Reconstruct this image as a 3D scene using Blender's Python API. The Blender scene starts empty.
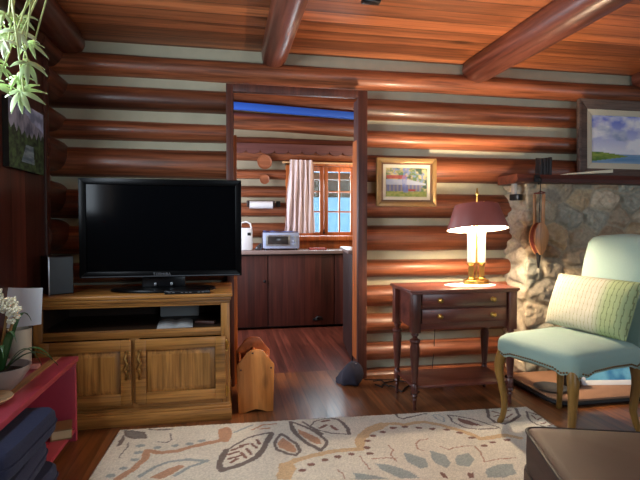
import bpy, bmesh, math, random
import numpy as np
from mathutils import Vector, Matrix, Euler, noise as mnoise
random.seed(7)
S = bpy.context.scene
COL = S.collection
PI = math.pi
R = math.radians

# ------------------------------------------------------------------ helpers
def lin(c):
    return tuple((x/12.92 if x <= 0.04045 else ((x+0.055)/1.055)**2.4) for x in c)
def rgb(r, g, b):
    return lin((r/255.0, g/255.0, b/255.0))

class MB:
    """collects geometry for ONE mesh object"""
    def __init__(self):
        self.bm = bmesh.new()
        self.t = self.bm.verts.layers.float.new('tint')
        self.M = Matrix.Identity(4)
        self.mi = 0
        self.tint = 0.5
    def _v(self, p):
        v = self.bm.verts.new(self.M @ Vector(p)); v[self.t] = self.tint; return v
    def _f(self, vs):
        try:
            f = self.bm.faces.new(vs); f.material_index = self.mi; return f
        except ValueError:
            return None
    def box(self, x0, x1, y0, y1, z0, z1, bev=0.0, seg=2):
        if x1 < x0: x0, x1 = x1, x0
        if y1 < y0: y0, y1 = y1, y0
        if z1 < z0: z0, z1 = z1, z0
        v = [self._v(p) for p in ((x0,y0,z0),(x1,y0,z0),(x1,y1,z0),(x0,y1,z0),(x0,y0,z1),(x1,y0,z1),(x1,y1,z1),(x0,y1,z1))]
        fs = [self._f([v[i] for i in q]) for q in ((0,3,2,1),(4,5,6,7),(0,1,5,4),(1,2,6,5),(2,3,7,6),(3,0,4,7))]
        if bev > 0:
            self._bev(fs, bev, seg)
        return self
    def _bev(self, fs, bev, seg):
        es = set(e for f in fs for e in f.edges)
        r = bmesh.ops.bevel(self.bm, geom=list(es), offset=bev, segments=seg, profile=0.5, affect='EDGES')
        for f in r['faces']: f.material_index = self.mi
        for v in r['verts']: v[self.t] = self.tint
    def loft(self, rings, cap0=True, cap1=True, closed=True):
        vr = [[self._v(p) for p in ring] for ring in rings]
        n = len(vr[0])
        for a, b in zip(vr[:-1], vr[1:]):
            for i in range(n if closed else n-1):
                j = (i+1) % n
                self._f([a[i], a[j], b[j], b[i]])
        if cap0: self._f(list(reversed(vr[0])))
        if cap1: self._f(vr[-1])
        return self
    def tube(self, pts, radii, n=12, ecc=1.0, cap=True):
        pts = [Vector(p) for p in pts]
        if not hasattr(radii, '__len__'): radii = [radii]*len(pts)
        d0 = (pts[1]-pts[0]).normalized()
        ref = Vector((0,0,1)) if abs(d0.z) < 0.9 else Vector((1,0,0))
        rings = []
        u = None
        for i, p in enumerate(pts):
            d = (pts[min(i+1, len(pts)-1)] - pts[max(i-1, 0)]).normalized()
            if u is None: u = d.cross(ref).normalized()
            else: u = (u - d*u.dot(d)).normalized()
            w = d.cross(u)
            rings.append([p + (u*math.cos(2*PI*k/n) + w*math.sin(2*PI*k/n)*ecc)*radii[i] for k in range(n)])
        return self.loft(rings, cap, cap)
    def cyl(self, p0, p1, r0, r1=None, n=20):
        return self.tube([p0, p1], [r0, r0 if r1 is None else r1], n)
    def lathe(self, prof, c=(0,0,0), n=28, sx=1.0, sy=1.0, cap0=True, cap1=True):
        rings = [[(c[0]+max(r,1e-4)*sx*math.cos(2*PI*k/n), c[1]+max(r,1e-4)*sy*math.sin(2*PI*k/n), c[2]+z) for k in range(n)] for r, z in prof]
        return self.loft(rings, cap0, cap1)
    def prism(self, poly, a, b, axis='y', bev=0.0):
        """poly points in the plane normal to axis ('y': (x,z); 'x': (y,z); 'z': (x,y))"""
        def q(p, t):
            return {'y': (p[0], t, p[1]), 'x': (t, p[0], p[1]), 'z': (p[0], p[1], t)}[axis]
        A = [self._v(q(p, a)) for p in poly]; B = [self._v(q(p, b)) for p in poly]
        n = len(poly); fs = []
        for i in range(n):
            j = (i+1) % n
            fs.append(self._f([A[i], A[j], B[j], B[i]]))
        fs.append(self._f(list(reversed(A)))); fs.append(self._f(B))
        if bev > 0: self._bev([f for f in fs if f], bev, 2)
        return self
    def ball(self, c, r, n=12, sx=1, sy=1, sz=1):
        m = max(4, n//2)
        rings = [[(c[0]+r*sx*math.sin(PI*i/m)*math.cos(2*PI*k/n), c[1]+r*sy*math.sin(PI*i/m)*math.sin(2*PI*k/n), c[2]-r*sz*math.cos(PI*i/m)) for k in range(n)] for i in range(1, m)]
        return self.loft(rings)
    def grid(self, fn, nu, nv, flip=False):
        vs = [[self._v(fn(i/(nu-1), j/(nv-1))) for i in range(nu)] for j in range(nv)]
        for j in range(nv-1):
            for i in range(nu-1):
                q = [vs[j][i], vs[j][i+1], vs[j+1][i+1], vs[j+1][i]]
                self._f(q[::-1] if flip else q)
        return vs
    def build(self, name, mats, parent=None, smooth=True, ang=40, normals=True):
        if normals: bmesh.ops.recalc_face_normals(self.bm, faces=self.bm.faces[:])
        me = bpy.data.meshes.new(name)
        self.bm.to_mesh(me); self.bm.free()
        if not isinstance(mats, (list, tuple)): mats = [mats]
        for m in mats: me.materials.append(m)
        if smooth:
            me.shade_smooth(); me.set_sharp_from_angle(angle=R(ang))
        o = bpy.data.objects.new(name, me); COL.objects.link(o)
        if parent is not None: o.parent = parent
        return o

def tag(o, label, cat, group=None, kind=None):
    o['label'] = label; o['category'] = cat
    if group: o['group'] = group
    if kind: o['kind'] = kind
    return o
def struct(o):
    o['kind'] = 'structure'; return o
def empty(name, loc, label, cat, rz=0.0, group=None):
    o = bpy.data.objects.new(name, None); COL.objects.link(o)
    o.location = loc; o.rotation_euler = (0, 0, rz); o.empty_display_size = 0.1
    return tag(o, label, cat, group)
def dup(root, loc, label, rz=None):
    r = root.copy(); COL.objects.link(r); r.location = loc; r['label'] = label
    if rz is not None: r.rotation_euler = (0, 0, rz)
    for ch in list(root.children):
        c = ch.copy(); COL.objects.link(c); c.parent = r
    return r

# ------------------------------------------------------------------ materials
def newmat(name):
    m = bpy.data.materials.new(name); m.use_nodes = True
    nt = m.node_tree; b = nt.nodes['Principled BSDF']
    return m, nt, b
def N(nt, t, **kw):
    n = nt.nodes.new(t)
    for k, v in kw.items(): setattr(n, k, v)
    return n
def plain(name, c, rough=0.5, metal=0.0, spec=0.5, noise=0.0, nscale=40, bump=0.0, sheen=0.0):
    m, nt, b = newmat(name)
    b.inputs['Base Color'].default_value = (*c, 1); b.inputs['Roughness'].default_value = rough
    b.inputs['Metallic'].default_value = metal; b.inputs['Specular IOR Level'].default_value = spec
    if sheen: b.inputs['Sheen Weight'].default_value = sheen
    if noise or bump:
        tc = N(nt, 'ShaderNodeTexCoord'); nz = N(nt, 'ShaderNodeTexNoise')
        nz.inputs['Scale'].default_value = nscale; nz.inputs['Detail'].default_value = 5
        nt.links.new(tc.outputs['Object'], nz.inputs['Vector'])
        if noise:
            mx = N(nt, 'ShaderNodeMixRGB'); mx.inputs[1].default_value = (*[x*(1-noise) for x in c], 1); mx.inputs[2].default_value = (*[min(1, x*(1+noise)) for x in c], 1)
            nt.links.new(nz.outputs['Fac'], mx.inputs[0]); nt.links.new(mx.outputs[0], b.inputs['Base Color'])
        if bump:
            bp = N(nt, 'ShaderNodeBump'); bp.inputs['Strength'].default_value = bump; bp.inputs['Distance'].default_value = 0.004
            nt.links.new(nz.outputs['Fac'], bp.inputs['Height']); nt.links.new(bp.outputs[0], b.inputs['Normal'])
    return m
def wood(name, dark, light, axis='X', scale=22, rough=0.4, bump=0.25, planks=None, tint=False, stretch=0.06, gapdark=0.25, knots=0.0, coat=0.0, var=0.35, spec=0.5, grain=0.6, gapw=.0025):
    """grain runs along axis; planks=(across axis, width, offset)"""
    m, nt, b = newmat(name)
    tc = N(nt, 'ShaderNodeTexCoord'); mp = N(nt, 'ShaderNodeMapping')
    sc = [1, 1, 1]; sc['XYZ'.index(axis)] = stretch
    mp.inputs['Scale'].default_value = sc
    nt.links.new(tc.outputs['Object'], mp.inputs['Vector'])
    vec = mp.outputs[0]
    val = None; gap = None
    if planks:
        sp = N(nt, 'ShaderNodeSeparateXYZ'); nt.links.new(tc.outputs['Object'], sp.inputs[0])
        ad = N(nt, 'ShaderNodeMath', operation='ADD'); ad.inputs[1].default_value = 50*planks[1]-planks[2]
        nt.links.new(sp.outputs[planks[0]], ad.inputs[0])
        dv = N(nt, 'ShaderNodeMath', operation='DIVIDE'); dv.inputs[1].default_value = planks[1]
        nt.links.new(ad.outputs[0], dv.inputs[0])
        fl = N(nt, 'ShaderNodeMath', operation='FLOOR'); nt.links.new(dv.outputs[0], fl.inputs[0])
        wn = N(nt, 'ShaderNodeTexWhiteNoise', noise_dimensions='1D'); nt.links.new(fl.outputs[0], wn.inputs['W'])
        val = wn.outputs['Value']
        fr = N(nt, 'ShaderNodeMath', operation='FRACT'); nt.links.new(dv.outputs[0], fr.inputs[0])
        pp = N(nt, 'ShaderNodeMath', operation='PINGPONG'); pp.inputs[1].default_value = 0.5; nt.links.new(fr.outputs[0], pp.inputs[0])
        mr = N(nt, 'ShaderNodeMapRange'); mr.inputs['From Min'].default_value = 0.0; mr.inputs['From Max'].default_value = gapw/planks[1]
        nt.links.new(pp.outputs[0], mr.inputs['Value']); gap = mr.outputs[0]
        cb = N(nt, 'ShaderNodeCombineXYZ')
        ml = N(nt, 'ShaderNodeMath', operation='MULTIPLY'); ml.inputs[1].default_value = 13.7; nt.links.new(val, ml.inputs[0])
        for i in range(3): nt.links.new(ml.outputs[0], cb.inputs[i])
        va = N(nt, 'ShaderNodeVectorMath', operation='ADD'); nt.links.new(vec, va.inputs[0]); nt.links.new(cb.outputs[0], va.inputs[1])
        vec = va.outputs[0]
    nz = N(nt, 'ShaderNodeTexNoise'); nz.inputs['Scale'].default_value = scale; nz.inputs['Detail'].default_value = 7
    nz.inputs['Distortion'].default_value = 0.8; nz.inputs['Roughness'].default_value = 0.62
    nt.links.new(vec, nz.inputs['Vector'])
    rp = N(nt, 'ShaderNodeValToRGB')
    rp.color_ramp.elements[0].position = 0.28; rp.color_ramp.elements[0].color = (*dark, 1)
    rp.color_ramp.elements[1].position = 0.72; rp.color_ramp.elements[1].color = (*light, 1)
    nt.links.new(nz.outputs['Fac'], rp.inputs['Fac'])
    col = rp.outputs[0]
    nz2 = N(nt, 'ShaderNodeTexNoise'); nz2.inputs['Scale'].default_value = scale*3.2; nz2.inputs['Detail'].default_value = 4
    nt.links.new(vec, nz2.inputs['Vector'])
    nz3 = N(nt, 'ShaderNodeTexNoise'); nz3.inputs['Scale'].default_value = scale*.35; nz3.inputs['Detail'].default_value = 3
    nt.links.new(vec, nz3.inputs['Vector'])
    def mulby(col, src, lo, hi):
        mr = N(nt, 'ShaderNodeMapRange'); mr.inputs['To Min'].default_value = lo; mr.inputs['To Max'].default_value = hi
        nt.links.new(src, mr.inputs['Value'])
        mx = N(nt, 'ShaderNodeVectorMath', operation='SCALE'); nt.links.new(col, mx.inputs[0]); nt.links.new(mr.outputs[0], mx.inputs['Scale'])
        return mx.outputs[0]
    def streak(col, n, lo, a, b):
        mr = N(nt, 'ShaderNodeMapRange'); mr.inputs['From Min'].default_value = a; mr.inputs['From Max'].default_value = b
        mr.inputs['To Min'].default_value = lo; mr.inputs['To Max'].default_value = 1.0
        nt.links.new(n.outputs['Fac'], mr.inputs['Value'])
        mx = N(nt, 'ShaderNodeVectorMath', operation='SCALE'); nt.links.new(col, mx.inputs[0]); nt.links.new(mr.outputs[0], mx.inputs['Scale'])
        return mx.outputs[0]
    col = streak(col, nz2, 1-.45*grain, .36, .52); col = streak(col, nz3, 1-.6*grain, .36, .56)
    if val is not None:
        col = mulby(col, val, 1-var, 1+var)
        col = mulby(col, gap, gapdark, 1.0)
    if tint:
        at = N(nt, 'ShaderNodeAttribute', attribute_name='tint')
        col = mulby(col, at.outputs['Fac'], 0.7, 1.3)
    if knots:
        vo = N(nt, 'ShaderNodeTexVoronoi'); vo.inputs['Scale'].default_value = knots
        mp2 = N(nt, 'ShaderNodeMapping'); sc2 = [1, 1, 1]; sc2['XYZ'.index(axis)] = 0.4; mp2.inputs['Scale'].default_value = sc2
        nt.links.new(tc.outputs['Object'], mp2.inputs[0]); nt.links.new(mp2.outputs[0], vo.inputs['Vector'])
        mr = N(nt, 'ShaderNodeMapRange'); mr.inputs['From Min'].default_value = 0.04; mr.inputs['From Max'].default_value = 0.13
        nt.links.new(vo.outputs['Distance'], mr.inputs['Value'])
        col = mulby(col, mr.outputs[0], 0.45, 1.0)
    nt.links.new(col, b.inputs['Base Color'])
    b.inputs['Roughness'].default_value = rough; b.inputs['Coat Weight'].default_value = coat; b.inputs['Coat Roughness'].default_value = 0.15
    b.inputs['Specular IOR Level'].default_value = spec
    bp = N(nt, 'ShaderNodeBump'); bp.inputs['Strength'].default_value = bump; bp.inputs['Distance'].default_value = 0.004
    h = nz.outputs['Fac']
    if gap is not None:
        mm = N(nt, 'ShaderNodeMath', operation='MULTIPLY'); nt.links.new(h, mm.inputs[0]); nt.links.new(gap, mm.inputs[1]); h = mm.outputs[0]
    nt.links.new(h, bp.inputs['Height']); nt.links.new(bp.outputs[0], b.inputs['Normal'])
    return m
def vcol(name, rough=0.8, bump=0.0, bscale=300, attr='Col', spec=0.3, var=0.0):
    m, nt, b = newmat(name)
    at = N(nt, 'ShaderNodeAttribute', attribute_name=attr)
    col = at.outputs['Color']
    b.inputs['Roughness'].default_value = rough; b.inputs['Specular IOR Level'].default_value = spec
    tc = N(nt, 'ShaderNodeTexCoord'); nz = N(nt, 'ShaderNodeTexNoise'); nz.inputs['Scale'].default_value = bscale; nz.inputs['Detail'].default_value = 4
    nt.links.new(tc.outputs['Object'], nz.inputs['Vector'])
    if var:
        mr = N(nt, 'ShaderNodeMapRange'); mr.inputs['To Min'].default_value = 1-var; mr.inputs['To Max'].default_value = 1+var
        nt.links.new(nz.outputs['Fac'], mr.inputs['Value'])
        mx = N(nt, 'ShaderNodeVectorMath', operation='SCALE'); nt.links.new(col, mx.inputs[0]); nt.links.new(mr.outputs[0], mx.inputs['Scale']); col = mx.outputs[0]
    nt.links.new(col, b.inputs['Base Color'])
    if bump:
        bp = N(nt, 'ShaderNodeBump'); bp.inputs['Strength'].default_value = bump; bp.inputs['Distance'].default_value = 0.006
        nt.links.new(nz.outputs['Fac'], bp.inputs['Height']); nt.links.new(bp.outputs[0], b.inputs['Normal'])
    return m
def emit(name, c, s):
    m, nt, b = newmat(name)
    b.inputs['Base Color'].default_value = (*c, 1); b.inputs['Emission Color'].default_value = (*c, 1); b.inputs['Emission Strength'].default_value = s
    return m
def glass(name, gl=0.12):
    m = bpy.data.materials.new(name); m.use_nodes = True; nt = m.node_tree; nt.nodes.clear()
    o = N(nt, 'ShaderNodeOutputMaterial'); mx = N(nt, 'ShaderNodeMixShader'); tr = N(nt, 'ShaderNodeBsdfTransparent'); gg = N(nt, 'ShaderNodeBsdfGlossy')
    gg.inputs['Roughness'].default_value = 0.03; mx.inputs[0].default_value = gl; tr.inputs[0].default_value = (0.92, 0.96, 0.97, 1)
    nt.links.new(tr.outputs[0], mx.inputs[1]); nt.links.new(gg.outputs[0], mx.inputs[2]); nt.links.new(mx.outputs[0], o.inputs[0])
    return m

M = {}
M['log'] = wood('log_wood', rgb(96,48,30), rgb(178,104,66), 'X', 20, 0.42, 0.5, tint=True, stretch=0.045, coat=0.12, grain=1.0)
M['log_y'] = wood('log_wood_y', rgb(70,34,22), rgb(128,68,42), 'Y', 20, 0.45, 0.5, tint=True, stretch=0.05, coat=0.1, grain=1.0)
M['beam'] = wood('beam_wood', rgb(96,48,36), rgb(150,86,66), 'Y', 20, 0.34, 0.5, tint=True, stretch=0.04, coat=0.25, grain=.9)
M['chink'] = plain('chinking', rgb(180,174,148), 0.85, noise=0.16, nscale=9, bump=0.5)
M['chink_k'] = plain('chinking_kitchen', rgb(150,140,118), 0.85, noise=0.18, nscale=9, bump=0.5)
M['ceil'] = wood('ceiling_planks', rgb(140,74,42), rgb(198,120,72), 'X', 14, 0.42, 0.2, planks=('Y', 0.135, 0.0), stretch=0.05, knots=3.2, var=0.2, gapdark=0.15, gapw=.006, grain=.8)
M['floor'] = wood('floor_planks', rgb(92,52,28), rgb(152,94,52), 'Y', 20, 0.33, 0.12, planks=('X', 0.078, 0.0), stretch=0.06, var=0.2, gapdark=0.4, coat=0.2)
M['kfloor'] = wood('kitchen_floor_planks', rgb(92,42,32), rgb(140,74,56), 'Y', 20, 0.4, 0.2, planks=('X', 0.06, 0.0), stretch=0.06, var=0.22, gapdark=0.35)
M['panel'] = wood('dark_panelling', rgb(72,32,24), rgb(116,58,42), 'Z', 14, 0.4, 0.15, gapw=.006, planks=('Y', 0.17, 0.02), stretch=0.05, var=0.15)
M['trimdark'] = wood('door_trim', rgb(66,34,28), rgb(104,58,44), 'Z', 18, 0.45, 0.2, stretch=0.05)
M['orange'] = wood('orange_pine', rgb(176,88,38), rgb(222,128,62), 'Z', 16, 0.42, 0.12, stretch=0.06)
M['mantel'] = wood('mantel_wood', rgb(66,32,26), rgb(118,62,46), 'X', 12, 0.45, 0.4, stretch=0.05)
M['oak'] = wood('oak', rgb(138,88,38), rgb(206,146,74), 'X', 34, 0.38, 0.25, stretch=0.04, grain=.8)
M['oakz'] = wood('oak_upright', rgb(138,88,38), rgb(206,146,74), 'Z', 30, 0.38, 0.25, stretch=0.04, grain=.8)
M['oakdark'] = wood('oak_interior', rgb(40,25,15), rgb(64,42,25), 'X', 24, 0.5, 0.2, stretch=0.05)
M['mahog'] = wood('mahogany', rgb(84,40,32), rgb(124,64,50), 'X', 26, 0.34, 0.08, stretch=0.05, coat=0.15)
M['mahogz'] = wood('mahogany_turned', rgb(74,36,28), rgb(112,58,44), 'Z', 26, 0.34, 0.08, stretch=0.05, coat=0.15)
M['pine'] = wood('honey_pine', rgb(186,110,48), rgb(230,154,80), 'Z', 12, 0.4, 0.1, stretch=0.08, knots=5)
M['pineo'] = wood('orange_pine_boards', rgb(176,92,46), rgb(218,130,74), 'Y', 12, 0.45, 0.1, stretch=0.08)
M['brass'] = plain('brass', rgb(190,150,80), 0.28, 1.0)
M['pullbrass'] = plain('aged_brass', rgb(150,112,60), 0.4, 0.8)
M['black'] = plain('black_plastic', rgb(16,16,18), 0.28)
M['screen'] = plain('screen', rgb(5,6,8), 0.12, spec=0.1)
M['bezel'] = plain('gloss_bezel', rgb(7,7,8), 0.3, spec=.12)
M['iron'] = plain('black_iron', rgb(26,25,26), 0.55, 0.4)
M['steelgrey'] = plain('grey_metal', rgb(96,100,104), 0.4, 0.7)
M['silver'] = plain('silver', rgb(190,195,200), 0.3, 0.8)
M['spkgrey'] = plain('speaker_cloth', rgb(72,80,84), 0.8, noise=0.15, nscale=300)
M['white'] = plain('white_plastic', rgb(222,224,226), 0.45)
M['paper'] = plain('paper', rgb(226,228,232), 0.8)
M['greypaper'] = plain('grey_paper', rgb(170,172,170), 0.8)
M['red'] = plain('red_paint', rgb(166,60,78), 0.4, noise=0.12, nscale=20, bump=0.15)
M['stripe'] = wood('bare_strip', rgb(176,122,74), rgb(214,164,108), 'Y', 18, 0.5, 0.15, stretch=0.06)
M['navy'] = plain('navy_fabric', rgb(26,36,66), 0.9, noise=0.25, nscale=180, bump=0.4)
M['brownleather'] = plain('brown_suede', rgb(76,55,44), 0.62, noise=0.12, nscale=7, bump=0.25, spec=.25)
M['piping'] = plain('dark_piping', rgb(40,30,26), 0.6)
M['mint'] = plain('mint_fabric', rgb(138,164,153), 0.8, noise=0.08, nscale=220, bump=0.25, sheen=0.1)
M['gold'] = wood('gilded_wood', rgb(118,84,34), rgb(168,126,58), 'Z', 20, 0.36, 0.15, stretch=0.08)
M['nail'] = plain('nailheads', rgb(120,92,60), 0.3, 0.9)
M['shade_out'] = plain('lampshade_red', rgb(146,80,72), 0.5)
M['shade_in'] = plain('lampshade_lining', rgb(250,244,232), 0.7)
M['candle'] = plain('candle_sleeve', rgb(250,244,228), 0.5)
M['bulb'] = emit('bulb', (1.0, 0.82, 0.58), 30)
M['stone'] = vcol('fieldstone', 0.85, 1.0, 42, spec=0.3, var=0.45)
M['hearth'] = plain('hearth_brick', rgb(150,112,86), 0.6, noise=0.15, nscale=12, bump=0.3)
M['bellow'] = wood('bellows_wood', rgb(186,126,76), rgb(224,168,114), 'Z', 20, 0.4, 0.1, stretch=0.08)
M['leather'] = plain('bellows_leather', rgb(126,52,42), 0.6)
M['paint'] = vcol('painting', 0.5, 0.15, 120)
M['frame_gold'] = plain('gilt_frame', rgb(158,122,72), 0.35, 0.35, noise=0.12, nscale=30)
M['frame_cream'] = plain('cream_mat', rgb(214,206,180), 0.7)
M['frame_inner'] = plain('dark_gilt', rgb(108,74,46), 0.45, 0.2)
M['frame_brown'] = wood('weathered_frame', rgb(84,66,56), rgb(122,100,86), 'X', 24, 0.6, 0.2)
M['linen'] = plain('linen_liner', rgb(210,202,176), 0.85, noise=0.05, nscale=200)
M['leaf'] = plain('leaf_pale', rgb(190,212,150), 0.5, noise=0.3, nscale=25)
M['leaf2'] = plain('leaf_light_edge', rgb(218,230,190), 0.5, noise=0.2, nscale=25)
M['stem'] = plain('runner_stem', rgb(190,200,130), 0.5)
M['darkleaf'] = plain('leaf_dark', rgb(46,82,40), 0.4, noise=0.25, nscale=15)
M['petal'] = plain('petal', rgb(244,238,210), 0.6)
M['bud'] = plain('tan_stalk', rgb(150,110,60), 0.6)
M['ceramic'] = plain('grey_ceramic', rgb(152,140,134), 0.3, noise=0.08, nscale=8)
M['ivory'] = plain('ivory_ceramic', rgb(206,200,178), 0.4)
M['terracotta'] = plain('terracotta', rgb(150,84,56), 0.7)
M['tanwood'] = wood('turned_plate', rgb(186,148,104), rgb(216,184,142), 'X', 16, 0.45, 0.05)
M['curtain'] = plain('curtain_cloth', rgb(228,212,210), 0.9, noise=0.06, nscale=60)
M['counter'] = plain('worktop', rgb(150,130,124), 0.35, noise=0.12, nscale=60)
M['kcab'] = wood('dark_planks', rgb(62,28,24), rgb(104,52,42), 'Z', 16, 0.42, 0.15, planks=('X', 0.175, 0.035), stretch=0.05, var=0.15, gapdark=0.3)
M['kdark'] = wood('dark_plank_door', rgb(36,18,16), rgb(58,30,26), 'Z', 16, 0.5, 0.15, stretch=0.05)
M['valance'] = wood('valance_wood', rgb(84,46,44), rgb(122,74,68), 'X', 16, 0.5, 0.15, stretch=0.05)
M['blue'] = plain('blue_glow', rgb(48,104,214), 0.5)  # blue light on the kitchen log, put into a base colour
M['towel'] = plain('blue_cloth', rgb(92,116,190), 0.9, noise=0.35, nscale=30)
M['ovenbody'] = plain('pale_blue_enamel', rgb(172,186,216), .4)
M['ovenglass'] = plain('oven_glass', rgb(60,58,58), 0.12)
M['redcloth'] = plain('red_board', rgb(170,70,60), 0.6)
M['plate'] = wood('wooden_plate', rgb(136,76,46), rgb(176,108,70), 'X', 14, 0.5, 0.05)
M['glass'] = glass('window_glass')
M['water'] = plain('lake_water', rgb(70,140,190), 0.25)
M['slate'] = plain('dark_bundle', rgb(44,42,56), 0.85, noise=0.3, nscale=20, bump=0.3)
M['wallplain'] = plain('far_wall', rgb(110,62,40), 0.6)
# ------------------------------------------------------------------ the room
def add_log(mb, x0, x1, zc, hz, yc, ry, seed, axis='X', n=26, slope=0.0, amp=0.006):
    """one log; its bulge faces -Y (axis X) or +X (axis Y)"""
    L = abs(x1-x0); m = max(2, int(L/0.09)+1)
    mb.tint = random.Random(seed).uniform(0.15, 0.95)
    rings = []
    for i in range(m+1):
        t = x0+(x1-x0)*i/m
        a = mnoise.noise(Vector((t*1.1, seed*3.1, 0.0)))*amp*1.6
        bz = mnoise.noise(Vector((t*0.9, seed*5.7, 9.0)))*amp
        ring = []
        for k in range(n):
            th = 2*PI*k/n
            c, s = math.cos(th), math.sin(th)
            w = 1+0.03*mnoise.noise(Vector((t*2.5, c*1.3+seed, s*1.3)))
            d = (ry+a)*c*w; z = zc+bz+slope*(t-x0)+(hz+a*0.5)*s*w
            ring.append((t, yc-d, z) if axis == 'X' else (yc+d, t, z))
        rings.append(ring)
    mb.loft(rings)

ZL = [(2.188,2.05),(1.984,1.838),(1.758,1.64),(1.582,1.394),(1.309,1.132),(1.073,0.894),(0.827,0.704),(0.641,0.491),(0.432,0.289),(0.221,0.097),(0.029,-0.09)]
YC = 3.40
def wall_logs(mb, x0, x1, top=True, only=None, z=ZL, y=YC, ry=0.085, seed0=0):
    mb.mi = 0
    for i, (zt, zb) in enumerate(z):
        if only is not None and i not in only: continue
        hz = (zt-zb)/2+0.004
        add_log(mb, x0, x1, (zt+zb)/2, hz, y, ry*(0.85+0.2*min(1, hz/0.09)), seed0+i)

# back wall, one mesh: left run, header, right run
mb = MB()
wall_logs(mb, -1.12, 4.19, only=[0])
wall_logs(mb, -1.12, 0.015, only=range(1, 11))
wall_logs(mb, 0.94, 4.19, only=range(1, 11))
mb.mi = 1; mb.tint = 0.5
def chink_panel(x0, x1, z0, z1, y, th=0.14):
    mb.box(x0, x1, y, y+th, z0, z1)
chink_panel(-1.14, 0.02, 0, 2.30, YC); chink_panel(0.945, 4.25, 0, 2.30, YC); chink_panel(0.02, 0.945, 2.05, 2.30, YC)
struct(mb.build('wall_back', [M['log'], M['chink']]))

# left wall: log courses near the corner, boarded over towards the camera
mb = MB()
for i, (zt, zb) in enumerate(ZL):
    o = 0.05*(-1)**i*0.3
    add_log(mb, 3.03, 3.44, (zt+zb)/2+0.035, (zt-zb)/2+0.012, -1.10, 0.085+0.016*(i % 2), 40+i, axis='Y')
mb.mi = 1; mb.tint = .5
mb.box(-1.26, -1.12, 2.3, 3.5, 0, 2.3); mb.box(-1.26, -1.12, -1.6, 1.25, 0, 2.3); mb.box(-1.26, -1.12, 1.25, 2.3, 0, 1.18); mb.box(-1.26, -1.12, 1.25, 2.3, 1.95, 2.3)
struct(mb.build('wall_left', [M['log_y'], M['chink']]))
mb = MB()
mb.box(-1.10, -1.03, 2.3, 3.02, 0.0, 2.02); mb.box(-1.10, -1.03, -1.55, 1.25, 0.0, 2.02); mb.box(-1.10, -1.03, 1.25, 2.3, 0.0, 1.18); mb.box(-1.10, -1.03, 1.25, 2.3, 1.95, 2.02)
mb.box(-1.10, -1.018, 3.0, 3.065, 0.0, 2.04, 0.006)
mb.box(-1.10, -1.01, -1.55, 3.065, 2.02, 2.06, 0.006)
struct(mb.build('wall_left_panelling', M['panel']))
mb = MB(); mb.box(-1.03, -1.012, 2.30, 2.40, 1.18, 1.98, 0.003); mb.box(-1.03, -1.012, 1.15, 1.25, 1.18, 1.98, 0.003)
struct(mb.build('trim_1', M['tanwood']))

mb = MB(); mb.box(-1.3, 4.4, -1.6, 3.5, -0.08, 0.0); struct(mb.build('floor', M['floor']))
mb = MB(); mb.box(-1.0, 2.4, 3.5, 5.65, -0.08, 0.0); struct(mb.build('floor_kitchen', M['kfloor']))
mb = MB(); mb.box(-1.3, 4.4, -1.6, 3.52, 2.272, 2.34); struct(mb.build('ceiling', M['ceil']))
# right wall and rear wall (out of frame) with openings added for the fill lights
mb = MB()
mb.box(4.2, 4.35, -1.6, 0.0, 0, 2.3); mb.box(4.2, 4.35, 1.5, 3.5, 0, 2.3); mb.box(4.2, 4.35, 0.0, 1.5, 0, 0.85); mb.box(4.2, 4.35, 0.0, 1.5, 1.95, 2.3)
struct(mb.build('wall_right', M['wallplain']))
mb = MB()
mb.box(-1.3, 0.9, -1.7, -1.55, 0, 2.3); mb.box(2.3, 4.4, -1.7, -1.55, 0, 2.3); mb.box(0.9, 2.3, -1.7, -1.55, 0, 0.8); mb.box(0.9, 2.3, -1.7, -1.55, 2.0, 2.3)
struct(mb.build('wall_front', M['wallplain']))

# ceiling beams: round logs running from the back wall towards the camera
def beam(name, x, z, r, seed, y1=3.37, dx=0.0):
    mb = MB(); mb.tint = random.Random(seed).uniform(.2, .8)
    pts = []; rad = []
    for i in range(46):
        y = y1-(y1+1.5)*i/45
        pts.append((x+dx*(y1-y)+0.008*mnoise.noise(Vector((y*.8, seed, 0))), y, z+0.006*mnoise.noise(Vector((y*.7, seed, 5)))))
        rad.append(r*(1+0.05*mnoise.noise(Vector((y*1.1, seed, 3)))) * (0.9 if i == 0 else 1.0))
    mb.tube(pts, rad, 28)
    return struct(mb.build(name, M['beam']))
beam('beam_1', -0.985, 2.245, 0.092, 1)
beam('beam_2', 0.308, 2.225, 0.09, 2)
beam('beam_3', 1.80, 2.225, 0.112, 3)
beam('beam_4', 3.24, 2.235, 0.105, 4)

# doorway
mb = MB()
mb.box(-0.016, 0.03, 3.26, 3.305, 0, 2.005, 0.004)
mb.box(0.879, 0.945, 3.26, 3.305, 0, 2.005, 0.004)
mb.box(-0.016, 0.945, 3.262, 3.305, 1.957, 2.008, 0.004)
mb.box(0.885, 0.95, 3.305, 3.41, 1.68, 1.957); mb.box(0.885, 0.95, 3.305, 3.41, 0.0, 0.12); mb.box(-0.016, 0.034, 3.305, 3.41, 1.68, 1.957)
struct(mb.build('door_1', M['trimdark']))
mb = MB()
mb.box(0.0, 0.052, 3.306, 3.50, 0.0, 1.68, 0.003); mb.box(0.885, 0.95, 3.306, 3.44, 0.12, 1.68, 0.003)
struct(mb.build('trim_2', M['orange']))
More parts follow.
